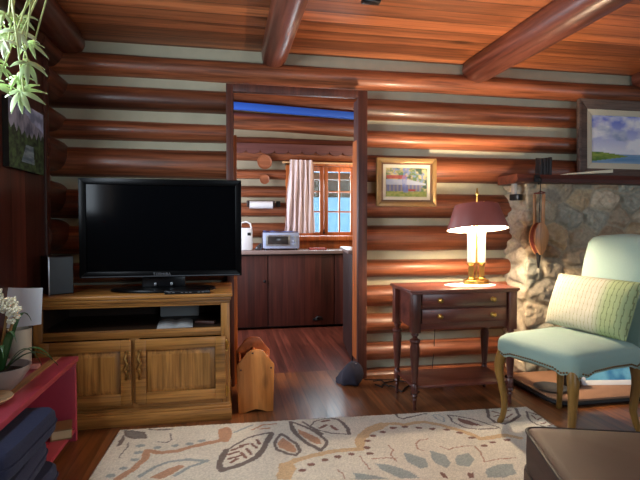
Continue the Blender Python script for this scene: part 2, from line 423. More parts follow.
# half-height plank door swung open into the kitchen
mb = MB()
mb.M = Matrix.Translation((0.935, 3.565, 0)) @ Matrix.Rotation(R(-8), 4, 'Z')
mb.box(-0.02, 0.02, 0.0, 0.74, 0.02, 0.86, 0.004)
d2 = struct(mb.build('door_2', M['kdark']))
mb = MB(); mb.M = Matrix.Translation((0.935, 3.565, 0)) @ Matrix.Rotation(R(-8), 4, 'Z'); mb.box(-0.05, 0.05, 0.0, 0.74, 0.86, 0.885, 0.004)
mb.build('door_ledge', M['counter'], d2)

# ------------------------------------------------------------------ kitchen shell
KY = 5.50
ZK = [(1.696,1.596),(1.512,1.394),(1.327,1.181),(1.102,0.945),(0.877,0.72),(0.66,0.50),(0.44,0.28),(0.22,0.04)]
mb = MB()
WX0, WX1, WZ0, WZ1 = 0.66, 1.46, 0.95, 1.79
for i, (zt, zb) in enumerate(ZK):
    hz = (zt-zb)/2+0.004
    if zt > WZ0:
        add_log(mb, -1.0, WX0, (zt+zb)/2, hz, KY, 0.08, 70+i); add_log(mb, WX1, 2.3, (zt+zb)/2, hz, KY, 0.08, 80+i)
    else:
        add_log(mb, -1.0, 2.3, (zt+zb)/2, hz, KY, 0.08, 70+i)
add_log(mb, -1.0, 2.3, 1.93, 0.13, KY, 0.06, 91)
add_log(mb, -1.0, 2.3, 2.285, 0.10, KY, 0.07, 92, slope=-0.037)
add_log(mb, -1.0, 2.3, 2.555, 0.12, KY, 0.08, 93, slope=-0.037)
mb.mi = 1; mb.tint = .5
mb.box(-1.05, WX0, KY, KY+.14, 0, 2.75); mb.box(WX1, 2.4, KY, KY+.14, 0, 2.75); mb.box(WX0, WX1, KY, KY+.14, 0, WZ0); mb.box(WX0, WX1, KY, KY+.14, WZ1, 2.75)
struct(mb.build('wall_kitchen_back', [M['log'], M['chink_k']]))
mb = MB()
pl = [(-1.0, 2.484), (2.3, 2.346), (2.3, 2.276), (-1.0, 2.411)]  # blue glow along the log, built as a solid blue strip
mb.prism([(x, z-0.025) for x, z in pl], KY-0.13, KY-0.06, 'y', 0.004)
struct(mb.build('blue_glow_strip', M['blue']))
mb = MB(); mb.box(-1.1, -1.0, 3.5, 5.64, 0, 2.75); struct(mb.build('wall_kitchen_left', M['wallplain']))
mb = MB(); mb.box(2.3, 2.4, 3.5, 5.64, 0, 2.75); struct(mb.build('wall_kitchen_right', M['wallplain']))
mb = MB(); mb.box(-1.1, 2.4, 3.45, 5.64, 2.72, 2.8); mb.box(-1.1, 2.4, 3.5, 3.56, 2.3, 2.75); struct(mb.build('ceiling_kitchen', M['wallplain']))
# scalloped board above the window
mb = MB()
pts = [(-0.9, 1.975), (2.2, 1.975), (2.2, 1.90)]
x = 2.2; w = 0.155
while x > -0.9+w:
    for k in range(1, 9):
        th = PI*k/8
        pts.append((x-w*(1-math.cos(th))/2, 1.905-0.042*math.sin(th)))
    x -= w
pts.append((-0.9, 1.905))
mb.prism(pts, KY-0.125, KY-0.10, 'y')
struct(mb.build('trim_4', M['valance']))
mb = MB(); mb.box(-0.9, 2.2, KY-0.10, KY-0.04, 1.93, 1.97); struct(mb.build('trim_5', M['valance']))

# kitchen window: frame, two sashes with muntins, panes
mb = MB()
FY0, FY1 = KY-0.10, KY+0.10
mb.box(WX0-.03, WX0+.035, FY0, FY1, WZ0, WZ1, .004); mb.box(WX1-.035, WX1+.03, FY0, FY1, WZ0, WZ1, .004)
mb.box(WX0-.03, WX1+.03, FY0, FY1, WZ1-.045, WZ1, .004)
win = struct(mb.build('window_1', M['orange']))
mb = MB(); mb.box(WX0-.08, WX1+.08, KY-.16, FY1, 0.905, 0.955, .006); mb.box(WX0-.05, WX1+.05, KY-.10, KY-.08, .80, .905, .004)
mb.build('window_sill', M['orange'], win)
for (a, b) in ((0.697, 1.063), (1.067, 1.424)):
    mb = MB(); y0, y1 = KY-.06, KY-.025
    mb.box(a, a+.045, y0, y1, .957, 1.742, .003); mb.box(b-.045, b, y0, y1, .957, 1.742, .003)
    mb.box(a+.045, b-.045, y0, y1, .957, 1.0, .003); mb.box(a+.045, b-.045, y0, y1, 1.69, 1.742, .003)
    mb.box((a+b)/2-.008, (a+b)/2+.008, y0+.004, y1-.004, 1.0, 1.69)
    for z in (1.231, 1.46): mb.box(a+.045, b-.045, y0+.005, y1-.005, z-.008, z+.008)
    s = mb.build('window_sash', M['orange'], win)
    mb = MB(); mb.box(a+.04, b-.04, KY-.044, KY-.040, .99, 1.70); mb.build('pane', M['glass'], s, smooth=False)
mb = MB(); mb.cyl((1.062, KY-.065, .99), (1.062, KY-.075, .99), .012); mb.cyl((1.062, KY-.07, .99), (1.062, KY-.07, 1.03), .006)
mb.build('window_latch', M['iron'], win)

# outside: lake, far shore, porch eave and a post for a tree trunk
mb = MB(); mb.box(-60, 80, 14, 160, -1.6, -1.5); struct(mb.build('lake', M['water']))
mb = MB(); mb.box(-4, 8, 5.66, 14, -0.3, -0.2); struct(mb.build('ground_outside', plain('grass_ground', rgb(96,110,84), .9)))
mb = MB(); mb.box(-1.5, 4.5, 5.66, 7.6, 1.62, 1.70); mb.box(-1.5, 4.5, 7.5, 7.62, 1.52, 1.70); struct(mb.build('roof_porch', plain('porch_boards', rgb(74,50,40), .7)))
mb = MB(); mb.cyl((1.97, 7.55, -0.2), (1.97, 7.55, 1.55), .05); tag(mb.build('trunk_post', M['trimdark']), 'dark post for a tree trunk outside the right pane of the kitchen window', 'post')
# ------------------------------------------------------------------ fireplace of fieldstone
def fieldstone():
    rs = np.random.RandomState(11)
    X0, X1, Y0, Y1, H = 2.085, 4.1, 3.12, 3.39, 1.372
    side = Y1-Y0; front = X1-X0; st = 0.0075
    ns = int((side+front)/st)+1; nz = int(H/st)+1
    s = np.linspace(0, side+front, ns); z = np.linspace(0, H, nz)
    SS, ZZ = np.meshgrid(s, z)
    # jittered cells
    pts = []
    row = 0; zz = -0.1
    while zz < H+0.2:
        dx = 0.19; xx = -0.1+(row % 2)*dx/2
        while xx < side+front+0.2:
            pts.append((xx+rs.uniform(-.08, .08), zz+rs.uniform(-.055, .055))); xx += dx*rs.uniform(.75, 1.35)
        zz += 0.135*rs.uniform(.8, 1.2); row += 1
    P = np.array(pts)
    wob = np.array([[mnoise.noise(Vector((a*6, b*6, 0))) for a in s] for b in z])
    wob2 = np.array([[mnoise.noise(Vector((a*6, b*6, 7))) for a in s] for b in z])
    SW = SS+wob*0.03; ZW = ZZ+wob2*0.03
    d1 = np.full(SS.shape, 9.); d2 = np.full(SS.shape, 9.); c1 = np.zeros(SS.shape, int)
    for i, (px, pz) in enumerate(P):
        d = np.sqrt((SW-px)**2+(ZW-pz)**2*1.35)
        lt = d < d1
        d2 = np.where(lt, d1, np.minimum(d2, d)); c1 = np.where(lt, i, c1); d1 = np.where(lt, d, d1)
    e = d2-d1
    t = np.clip((e-0.010)/0.055, 0, 1); t = t*t*(3-2*t)
    lift = rs.uniform(.45, 1.0, len(P))[c1]; tx = rs.uniform(-.12, .12, len(P))[c1]; tz = rs.uniform(-.14, .14, len(P))[c1]
    fine = np.array([[mnoise.fractal(Vector((a*14, b*14, 2)), 1.0, 2.0, 4) for a in s] for b in z])
    h = t*(0.036*lift+tx*(SS-P[c1, 0])+tz*(ZZ-P[c1, 1]))+fine*0.012*(0.4+t)
    h = np.maximum(h, -0.004)
    pal = np.array([rgb(170,158,134), rgb(148,134,112), rgb(188,174,148), rgb(158,138,112), rgb(140,132,116), rgb(174,154,122), rgb(152,150,134)])
    colr = pal[rs.randint(0, len(pal), len(P))]*rs.uniform(.8, 1.15, (len(P), 1))
    mort = np.array(rgb(160,150,128))
    w = np.clip((e-0.004)/0.012, 0, 1)[..., None]
    col = colr[c1]*w+mort*(1-w)
    # cheek beside the corner: lamplight painted in as a paler stone colour
    k = np.clip((side+0.02-SS)/0.05, 0, 1)[..., None]*0.65
    col = col*(1-k)+np.array(rgb(196,186,166))*k
    verts = np.zeros((nz, ns, 3))
    for j, a in enumerate(s):
        if a < side: base = (X0, Y1-a); 
        else: base = (X0+a-side, Y0)
        b = np.clip((a-side)/0.05, -1, 1)*PI/4+PI/4   # 0 = facing -X, pi/2 = facing -Y
        nx, ny = -math.cos(b), -math.sin(b)
        verts[:, j, 0] = base[0]+nx*h[:, j]; verts[:, j, 1] = base[1]+ny*h[:, j]; verts[:, j, 2] = z
    V = verts.reshape(-1, 3); F = []
    for j in range(nz-1):
        o = j*ns
        for i in range(ns-1): F.append((o+i, o+i+1, o+ns+i+1, o+ns+i))
    nb = len(V)
    back = [(X0+.01, Y1, 0), (X0+.01, Y1, H), (X1, Y1, H), (X1, Y1, 0), (X1, Y0, 0), (X1, Y0, H)]
    V = np.vstack([V, np.array(back)])
    F += [(nb, nb+1, nb+2, nb+3), (nb+3, nb+2, nb+5, nb+4)]
    me = bpy.data.meshes.new('stone_body'); me.from_pydata([tuple(v) for v in V], [], F); me.update()
    at = me.color_attributes.new('Col', 'FLOAT_COLOR', 'POINT')
    cc = np.ones((len(V), 4)); cc[:nb, :3] = col.reshape(-1, 3); cc[nb:, :3] = mort
    at.data.foreach_set('color', cc.ravel().astype(np.float32))
    me.materials.append(M['stone']); me.shade_smooth()
    o = bpy.data.objects.new('stone_body', me); COL.objects.link(o); return o
fp = empty('fireplace', (2.085, 3.12, 0), 'fieldstone fireplace with dark wooden mantel shelf against the log wall', 'fireplace')
def adopt(o, root):
    o.parent = root; o.matrix_parent_inverse = Matrix.Translation(root.location).inverted() if root.rotation_euler.z == 0 else (Matrix.Translation(root.location) @ Matrix.Rotation(root.rotation_euler.z, 4, 'Z')).inverted()
    return o
adopt(fieldstone(), fp)
mb = MB(); rr = random.Random(5)
n = 30; top = []; bot = []
fr = [3.065+0.012*mnoise.noise(Vector((i*.35, 0, 1))) for i in range(n+1)]
rings = []
for i in range(n+1):
    x = 1.962+(4.12-1.962)*i/n; y = fr[i]; z = 0.006*mnoise.noise(Vector((i*.4, 3, 0)))
    rings.append([(x, y, 1.380+z), (x, y-.008, 1.405), (x, y+.004, 1.435+z), (x, 3.31, 1.435), (x, 3.31, 1.374), (x, y+.03, 1.373)])
mb.loft(rings)
adopt(mb.build('mantel_shelf', M['mantel'], ang=30), fp)
mb = MB()
mb.prism([(1.905, 3.08), (1.905, 2.60), (1.93, 2.545), (1.985, 2.53), (4.1, 2.53), (4.1, 3.08)], 0.0, 0.04, 'z', 0.004)
adopt(mb.build('hearth_slab', M['hearth']), fp)
mb = MB()
mb.tube([(1.895, 3.06, .02), (1.895, 2.62, .022), (1.912, 2.55, .022), (1.95, 2.522, .022), (2.02, 2.517, .02), (4.09, 2.517, .018)], [.014, .014, .016, .016, .013, .012], 8)
adopt(mb.build('hearth_edging', M['iron']), fp)

# things on and around the mantel
mb = MB()
mb.M = Matrix.Translation((2.245, 3.17, 1.436)) @ Matrix.Rotation(R(6), 4, 'Z')
for i in range(4): mb.box(-.05+.026*i, -.05+.026*i+.020, -.022-.004*(i % 2), .022, 0, .122+.004*i, .003)
mb.box(-.052, .054, .018, .03, 0, .13, .002)
tag(mb.build('slatted_block', plain('charred_wood', rgb(44,38,36), .6)), 'small dark upright slatted block standing on the mantel shelf', 'ornament')
mb = MB()
a, b = Vector((2.36, 3.095, 1.441)), Vector((2.725, 3.095, 1.462))
mb.loft([[(p.x, p.y-.03, p.z-.004), (p.x, p.y+.05, p.z-.004), (p.x, p.y+.05, p.z+h), (p.x, p.y-.03, p.z+h)] for p, h in ((a, .004), (b, .020))])
tag(mb.build('cream_strip', plain('cream_card', rgb(224,216,184), .6)), 'long cream tapering strip lying along the mantel front edge', 'strip')

# landscape picture leaning above the mantel
def fnoise(X, Y, sc, seed, octv=5):
    out = np.zeros(X.shape); amp = 1.0; tot = 0
    rs = np.random.RandomState(seed)
    for o in range(octv):
        n = 64; g = rs.rand(n, n)
        u = (X*sc) % n; v = (Y*sc) % n
        i = np.floor(u).astype(int); j = np.floor(v).astype(int); fu = u-i; fv = v-j
        fu = fu*fu*(3-2*fu); fv = fv*fv*(3-2*fv)
        i1 = (i+1) % n; j1 = (j+1) % n; i %= n; j %= n
        out += amp*((g[j, i]*(1-fu)+g[j, i1]*fu)*(1-fv)+(g[j1, i]*(1-fu)+g[j1, i1]*fu)*fv)
        tot += amp; amp *= .5; sc *= 2
    return out/tot
def mix(a, b, t):
    t = np.clip(t, 0, 1)[..., None]; return a*(1-t)+b*t
def canvas(name, w, h, nx, ny, fn, depth=0.012, side=(0.02, 0.02, 0.02)):
    """painted canvas: front grid in local XZ facing -Y, box behind"""
    u = np.linspace(0, 1, nx); v = np.linspace(0, 1, ny); U, Vv = np.meshgrid(u, v)
    col = fn(U, Vv)
    V = [(w*(a-.5), 0.0, h*b) for b in v for a in u]
    F = [(j*nx+i, j*nx+i+1, (j+1)*nx+i+1, (j+1)*nx+i) for j in range(ny-1) for i in range(nx-1)]
    nb = len(V)
    for y in (0.0, depth): V += [(-w/2, y, 0), (w/2, y, 0), (w/2, y, h), (-w/2, y, h)]
    F += [(nb, nb+3, nb+7, nb+4), (nb+1, nb+5, nb+6, nb+2), (nb, nb+4, nb+5, nb+1), (nb+3, nb+2, nb+6, nb+7), (nb+4, nb+7, nb+6, nb+5)]
    me = bpy.data.meshes.new(name); me.from_pydata(V, [], F); me.update()
    at = me.color_attributes.new('Col', 'FLOAT_COLOR', 'POINT')
    cc = np.ones((len(V), 4)); cc[:nb, :3] = col.reshape(-1, 3); cc[nb:, :3] = side
    at.data.foreach_set('color', cc.ravel().astype(np.float32))
    me.materials.append(M['paint'])
    o = bpy.data.objects.new(name, me); COL.objects.link(o); return o
C_ = lambda r, g, b: np.array(rgb(r, g, b))
def frame_ring(x0, x1, z0, z1, w, y0, y1, mat, name, parent, bev=.004):
    """mitred frame: outer rectangle, member width w"""
    mb = MB()
    o = [(x0, z0), (x1, z0), (x1, z1), (x0, z1)]; i = [(x0+w, z0+w), (x1-w, z0+w), (x1-w, z1-w), (x0+w, z1-w)]
    for k in range(4):
        l = (k+1) % 4
        mb.prism([o[k], o[l], i[l], i[k]], y0, y1, 'y', bev)
    return mb.build(name, mat, parent)
def sea(U, V):
    sh = U.shape
    n = fnoise(U*1.35, V, 5, 3); n2 = fnoise(U*1.2, V*1.6, 3, 8)
    sky = mix(np.broadcast_to(C_(236,238,244), sh+(3,)), np.broadcast_to(C_(36,86,214), sh+(3,)), (V-.25)/.8)
    cl = (n-.40)*5*(1.15-.9*np.clip((V-.62)*2, 0, 1))
    sky = mix(sky, mix(np.broadcast_to(C_(250,250,252), sh+(3,)), np.broadcast_to(C_(150,168,204), sh+(3,)), (n2-.5)*4), cl)
    wat = mix(np.broadcast_to(C_(96,142,184), sh+(3,)), np.broadcast_to(C_(160,186,204), sh+(3,)), fnoise(U*.5, V*9, 6, 4)*1.2-.2)
    img = mix(sky, wat, (0.205-V)*60)
    hill = .245*np.clip(1.15-U*2.0, 0, 1)**.4+.02*(n-.5)
    land = mix(np.broadcast_to(C_(66,112,40), sh+(3,)), np.broadcast_to(C_(160,176,72), sh+(3,)), fnoise(U*2, V*4, 7, 6)*1.6-.3)
    m = np.where((V < hill) & (V > .04+U*.28) & (U < .6), 1.0, 0.0)
    img = mix(img, land, m)
    img = mix(img, np.broadcast_to(C_(92,126,80), sh+(3,)), np.where((np.abs(V-.215) < .012) & (U > .55), .8, 0))
    return img
lp = empty('landscape_painting', (3.12, 3.255, 1.437), 'framed painting of lake, green point and cloudy blue sky leaning on the mantel', 'painting')
lp.rotation_euler = (R(-1.5), 0, 0)
W, H = 1.04, 0.60
frame_ring(-W/2, W/2, 0, H, .075, 0, .03, M['frame_brown'], 'frame', lp, .008)
frame_ring(-W/2-.0, W/2, 0, H, .022, -.008, .0, M['frame_brown'], 'frame_lip', lp, .004)
frame_ring(-W/2+.072, W/2-.072, .072, H-.072, .046, .006, .03, M['linen'], 'liner', lp, .003)
c = canvas('canvas', W-.230, H-.230, 130, 70, sea); c.parent = lp; c.location = (0, .014, .115)

# small cabin painting on the log wall
def cabin(U, V):
    sh = U.shape
    n = fnoise(U*1.3, V, 9, 21); n2 = fnoise(U*1.3, V, 14, 22)
    img = mix(np.broadcast_to(C_(92,120,78), sh+(3,)), np.broadcast_to(C_(196,178,128), sh+(3,)), (n-.38)*4)
    img = mix(img, np.broadcast_to(C_(120,140,176), sh+(3,)), (n2-.55)*7)
    img = mix(img, np.broadcast_to(C_(60,84,66), sh+(3,)), (fnoise(U, V, 6, 30)-.58)*8)
    img = mix(img, mix(np.broadcast_to(C_(120,142,60), sh+(3,)), np.broadcast_to(C_(164,164,92), sh+(3,)), n2*2-.5), (.2-V)*40)
    wall = (V > .2) & (V < .42) & (U < .86)
    img = mix(img, mix(np.broadcast_to(C_(104,108,140), sh+(3,)), np.broadcast_to(C_(150,140,130), sh+(3,)), np.sin(U*70)*.5+.3), wall*1.0)
    img = mix(img, np.broadcast_to(C_(160,74,70), sh+(3,)), ((V > .2) & (V < .27) & (U > .55) & (U < .72))*1.0)
    roof = (V > .42) & (V < .60-.32*np.clip(U-.55, 0, 1)) & (U < .97)
    img = mix(img, np.broadcast_to(C_(176,184,200), sh+(3,)), roof*.9)
    img = mix(img, np.broadcast_to(C_(168,60,62), sh+(3,)), ((V > .62) & (V < .74) & (U > .02) & (U < .5))*.85)
    img = mix(img, np.broadcast_to(C_(110,128,190), sh+(3,)), ((np.abs(U-.47-.02*np.sin(V*9)) < .06) & (V > .15))*.7*n2*1.6)
    return img
cp = empty('cabin_painting', (1.248, 3.29, 1.212), 'small gilt-framed painting of a cabin hung between doorway and lamp', 'painting')
W, H = .450, .345
frame_ring(-W/2, W/2, 0, H, .035, 0, .03, M['frame_gold'], 'frame', cp, .006)
frame_ring(-W/2+.033, W/2-.033, .033, H-.033, .014, .006, .03, M['frame_inner'], 'frame_inner', cp, .003)
frame_ring(-W/2+.046, W/2-.046, .046, H-.046, .024, .012, .03, M['frame_cream'], 'liner', cp, .002)
c = canvas('canvas', W-.136, H-.136, 110, 84, cabin); c.parent = cp; c.location = (0, .018, .068)

# mountain canvas on the left wall
def mount(U, V):
    sh = U.shape
    n = fnoise(U, V, 8, 41)
    img = mix(np.broadcast_to(C_(92,104,128), sh+(3,)), np.broadcast_to(C_(150,160,182), sh+(3,)), (n-.3)*2.2)
    rk = V < .98-.35*np.abs(U-.1)+.1*(n-.5)
    img = mix(img, mix(np.broadcast_to(C_(70,76,92), sh+(3,)), np.broadcast_to(C_(122,126,142), sh+(3,)), (fnoise(U*1.5, V*.7, 9, 43)-.3)*2.4), rk*1.0)
    tree = V < .50+.13*np.abs(((U*7+.3*n) % 1)-.5)*2*(fnoise(U, V*0, 6, 45)+.4)+.12*np.abs(U-.5)
    tcol = mix(np.broadcast_to(C_(22,36,26), sh+(3,)), np.broadcast_to(C_(58,80,50), sh+(3,)), (fnoise(U, V, 20, 44)-.35)*2.5)
    img = mix(img, tcol, tree*1.0)
    riv = (np.abs(U-.52-.2*(V-.2)) < .30*(.42-V)+.10) & (V < .40) & (V > .12)
    img = mix(img, mix(np.broadcast_to(C_(70,92,110), sh+(3,)), np.broadcast_to(C_(128,148,160), sh+(3,)), (fnoise(U*.6, V*3, 9, 46)-.3)*2.2), riv*.7)
    return img
mp_ = empty('mountain_canvas', (-1.0, 2.70, 1.352), 'unframed canvas of mountains, firs and a stream on left panelled wall', 'painting', rz=PI/2)
c = canvas('canvas', .43, .33, 90, 110, lambda U, V: np.clip(mount(U, V)*2.0, 0, 1), depth=.028); c.parent = mp_
# ------------------------------------------------------------------ television cabinet
cab = empty('tv_cabinet', (-0.5, 2.98, 0), 'oak television cabinet with open shelf above two raised-panel doors', 'cabinet')
# local: x -0.5..0.5, front y=-0.26, back y=0.25
FR, BK = -0.26, 0.25
mb = MB()
mb.box(-.495, -.475, FR+.02, BK, 0.03, .66); mb.box(.475, .495, FR+.02, BK, 0.03, .66)
mb.box(-.475, .475, BK-.012, BK, .03, .66)
mb.box(-.475, .475, FR+.022, BK-.012, .075, .095)
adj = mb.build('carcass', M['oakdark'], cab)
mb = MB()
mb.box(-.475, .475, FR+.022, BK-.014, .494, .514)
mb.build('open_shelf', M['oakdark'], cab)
mb = MB()
mb.box(-.5, -.455, FR, FR+.02, .03, .655, .003); mb.build('stile', M['oakz'], cab)
mb = MB(); mb.box(.452, .5, FR, FR+.02, .03, .655, .003); mb.build('stile', M['oakz'], cab)
mb = MB(); mb.box(-.03, .02, FR+.002, FR+.02, .12, .475, .002); mb.build('stile', M['oakz'], cab)
mb = MB()
mb.box(-.455, .452, FR+.001, FR+.02, .64, .66, .002); mb.box(-.455, .452, FR+.001, FR+.02, .472, .516, .003); mb.box(-.455, .452, FR+.001, FR+.02, .095, .122, .002)
mb.build('rail', M['oak'], cab)
mb = MB()
mb.box(-.515, .515, FR-.018, BK+.005, .685, .706, .007); mb.box(-.508, .508, FR-.010, BK, .664, .686, .006); mb.box(-.502, .502, FR-.003, BK, .65, .666, .003)
mb.build('top', M['oak'], cab)
mb = MB()
mb.box(-.508, .508, FR-.012, BK, 0.0, .066, .004); mb.box(-.505, .505, FR-.007, BK, .064, .082, .005); mb.box(-.502, .502, FR-.003, BK, .08, .096, .004)
mb.build('plinth', M['oak'], cab)
def cab_door(x0, x1, hinge_right, pull_x, nm):
    z0, z1 = .119, .468; y0 = FR-.018; y1 = FR
    w = .055
    mb = MB()
    mb.box(x0, x0+w, y0, y1, z0, z1, .004); mb.box(x1-w, x1, y0, y1, z0, z1, .004)
    mb.box(x0+w-.001, x1-w+.001, y0, y1, z1-w-.005, z1, .004); mb.box(x0+w-.001, x1-w+.001, y0, y1, z0, z0+w+.005, .004)
    d = mb.build('door', M['oak'], cab)
    mb = MB()
    a0, a1, b0, b1 = x0+w-.004, x1-w+.004, z0+w, z1-w
    k = .032
    def rect(i, y): return [(a0+i, y, b0+i), (a1-i, y, b0+i), (a1-i, y, b1-i), (a0+i, y, b1-i)]
    mb.loft([rect(0, y1), rect(0, y0+.013), rect(.004, y0+.015), rect(k, y0+.002), rect(k+.002, y0+.002)], True, True)
    mb.build('raised_panel', M['oakz'], d)
    mb = MB()
    px = pull_x
    pts = [(px, y0, .405), (px, y0-.014, .395), (px-.006, y0-.020, .372), (px+.007, y0-.022, .345), (px-.007, y0-.022, .32), (px+.006, y0-.020, .293), (px, y0-.014, .272), (px, y0, .262)]
    mb.tube(pts, [.006, .007, .008, .010, .010, .008, .007, .006], 8)
    for z in (.405, .262): mb.ball((px, y0-.002, z), .011, 8, sy=.5)
    for z in (.36, .333, .305): mb.ball((px, y0-.02, z), .011, 8, sz=1.3)
    mb.build('pull', M['pullbrass'], d)
    hx = x1+.006 if hinge_right else x0-.006
    for z in (.165, .418):
        mb = MB(); mb.cyl((hx, y0-.002, z-.024), (hx, y0-.002, z+.024), .0055, n=8); mb.box(hx-.004, hx+.012, y1-.003, y1+.001, z-.02, z+.02)
        for dz in (-.028, .028): mb.ball((hx, y0-.002, z+dz), .006, 8)
        mb.build('hinge', M['brass'], d)
cab_door(.003, .476, True, .026, 'r'); cab_door(-.476, -.017, False, -.040, 'l')

# papers and remote on the open shelf
mb = MB()
mb.M = Matrix.Translation((-.30, 2.80, .5155)) @ Matrix.Rotation(R(4), 4, 'Z')
mb.loft([[(-.095+.19*i/12, y, .004+.010*math.sin(PI*(i/6 % 1))) for i in range(13)]+[(-.095+.19*i/12, y, 0) for i in range(12, -1, -1)] for y in (-.055, .15)])
tag(mb.build('open_booklet', M['greypaper']), 'grey-white booklet lying open on the cabinet shelf', 'booklet')
mb = MB(); mb.box(-.42, -.19, 3.10, 3.16, .515, .60, .004)
tag(mb.build('pale_box', M['greypaper']), 'pale box at the back of the cabinet shelf', 'box')
mb = MB(); mb.M = Matrix.Translation((-.135, 2.85, .515)) @ Matrix.Rotation(R(68), 4, 'Z'); mb.box(-.02, .02, -.06, .06, 0, .016, .005)
tag(mb.build('remote_control', plain('dark_red_plastic', rgb(84,52,44), .5)), 'dark remote control lying right of the open booklet', 'remote')

# ------------------------------------------------------------------ television
tv = empty('television', (-.371, 2.885, .706), 'large black flat television on the oak cabinet', 'television')
W2 = .44
mb = MB()
x0, x1, z0, z1 = -W2, W2, .080, .632
mb.box(x0, x1, .005, .05, z0, z1, .008); mb.box(-.3, .3, .045, .095, z0+.06, z1-.08, .02)
mb.build('housing', M['black'], tv)
frame_ring(x0-.001, x1+.001, z0-.001, z1+.001, .034, -.025, .012, M['bezel'], 'bezel', tv, .0015)
mb = MB(); mb.box(x0+.03, x1-.03, -.012, .004, z0+.03, z1-.03)
mb.build('screen', M['screen'], tv, smooth=False)
mb = MB(); mb.box(x0+.01, x1-.01, -.028, -.018, z0+.003, z0+.008)
mb.build('trim_strip', M['steelgrey'], tv)
cu = bpy.data.curves.new('logo', 'FONT'); cu.body = 'TOSHIBA'; cu.size = .021; cu.extrude = .0006; cu.align_x = 'CENTER'; cu.space_character = 1.15
tmp = bpy.data.objects.new('tmp', cu); COL.objects.link(tmp)
bpy.context.view_layer.update()
me = bpy.data.meshes.new_from_object(tmp.evaluated_get(bpy.context.evaluated_depsgraph_get()))
bpy.data.objects.remove(tmp); me.materials.clear(); me.materials.append(M['silver'])
lo = bpy.data.objects.new('logo', me); COL.objects.link(lo); lo.parent = tv; lo.location = (-.005, -.0265, z0+.010); lo.rotation_euler = (R(90), 0, 0)
mb = MB(); mb.box(-.12, .12, .01, .05, .018, .10, .008); mb.build('stand_neck', M['black'], tv)
mb = MB(); mb.lathe([(1, 0), (1, .010), (.97, .016), (.6, .020)], (0, 0.02, 0), 40, sx=.29, sy=.14); mb.build('stand_base', M['bezel'], tv)
for x in (-.045, .045):
    mb = MB(); mb.box(x-.006, x+.006, -.012, .012, .03, .045, .002); mb.build('stand_clip', M['silver'], tv)
bx = empty('media_player', (-.225, 2.735, .706), 'slim black box with silver marks in front of the television foot', 'media player')
mb = MB(); mb.box(-.12, .12, -.03, .03, 0, .018, .003); mb.build('case', M['black'], bx)
for i in range(9):
    if i in (2, 6): continue
    mb = MB(); mb.box(-.10+.022*i, -.10+.022*i+.012, -.0315, -.0298, .008, .0115); mb.build('silver_mark', M['silver'], bx)
sp = empty('loudspeaker', (-.925, 2.87, .706), 'small grey boxy loudspeaker on the left end of the cabinet', 'loudspeaker', rz=R(33))
mb = MB(); mb.box(-.062, .062, -.06, .09, 0, .205, .004); mb.build('cabinet', M['black'], sp)
mb = MB(); mb.box(-.058, .058, -.068, -.06, .004, .200, .003); mb.build('grille', M['spkgrey'], sp)
mb = MB(); mb.box(-.065, -.058, -.072, -.055, .0, .205, .002); mb.build('edge_strip', M['silver'], sp)

# ------------------------------------------------------------------ magazine rack
rk = empty('magazine_rack', (.146, 2.96, 0), 'honey pine magazine rack on the floor beside the oak cabinet', 'magazine rack')
def rack_end(y, nm, m):
    out = [(-.100, 0)]
    out += [(-.100+.014, .0), (-.06, .0)]
    for k in range(1, 8):
        th = PI*k/8; out.append((-.05*math.cos(th)*1.0, .020*math.sin(th)))
    out += [(.06, 0), (.100, 0), (.106, .274), (.098, .284), (.075, .310), (.052, .345), (.040, .357), (.02, .362), (-.02, .362), (-.034, .357), (-.052, .345), (-.075, .314), (-.105, .282), (-.108, .274)]
    mb = MB(); mb.prism(out, y-.010, y+.010, 'y', .003); return mb.build('end_panel', m, rk)
rack_end(-.165, 'f', M['pine']); rack_end(.165, 'b', M['pineo'])
for sx in (-1, 1):
    for z in (.03, .115, .2):
        mb = MB(); mb.box(sx*.086-.006, sx*.086+.006, -.155, .155, z, z+.062, .003); mb.build('side_slat', M['pineo'], rk)
mb = MB(); mb.box(-.08, .08, -.155, .155, .022, .034); mb.build('bottom_board', M['pineo'], rk)
mb = MB(); mb.box(-.006, .006, -.155, .155, .034, .30, .002); mb.build('divider', M['pineo'], rk)
for p in ((-.085, .250), (.088, .255), (-.018, .345)):
    mb = MB(); mb.ball((p[0], -.176, p[1]), .006, 8, sy=.4); mb.build('screw_plug', M['trimdark'], rk)

# ------------------------------------------------------------------ red bench with shelf
bn = empty('red_bench', (-.89, 1.75, 0), 'red painted low bench with bare wood stripe and lower shelf, left foreground', 'bench')
mb = MB(); mb.box(-.137, .137, -1.15, .87, .392, .418, .004); mb.build('top', M['red'], bn)
mb = MB(); mb.box(.020, .058, -1.15, .865, .4175, .4195); mb.box(-.105, -.095, -1.15, .865, .4175, .4190); mb.build('bare_stripe', M['stripe'], bn)
for y in (.835, -1.12):
    mb = MB(); mb.box(-.135, .133, y-.012, y+.012, 0, .392, .003); mb.build('end_panel', M['red'], bn)
mb = MB(); mb.box(-.135, .128, -1.108, .823, .045, .065, .003); mb.build('shelf', M['red'], bn)
mb = MB(); mb.box(-.137, -.125, -1.108, .823, .065, .392, .002); mb.build('back_board', M['red'], bn)
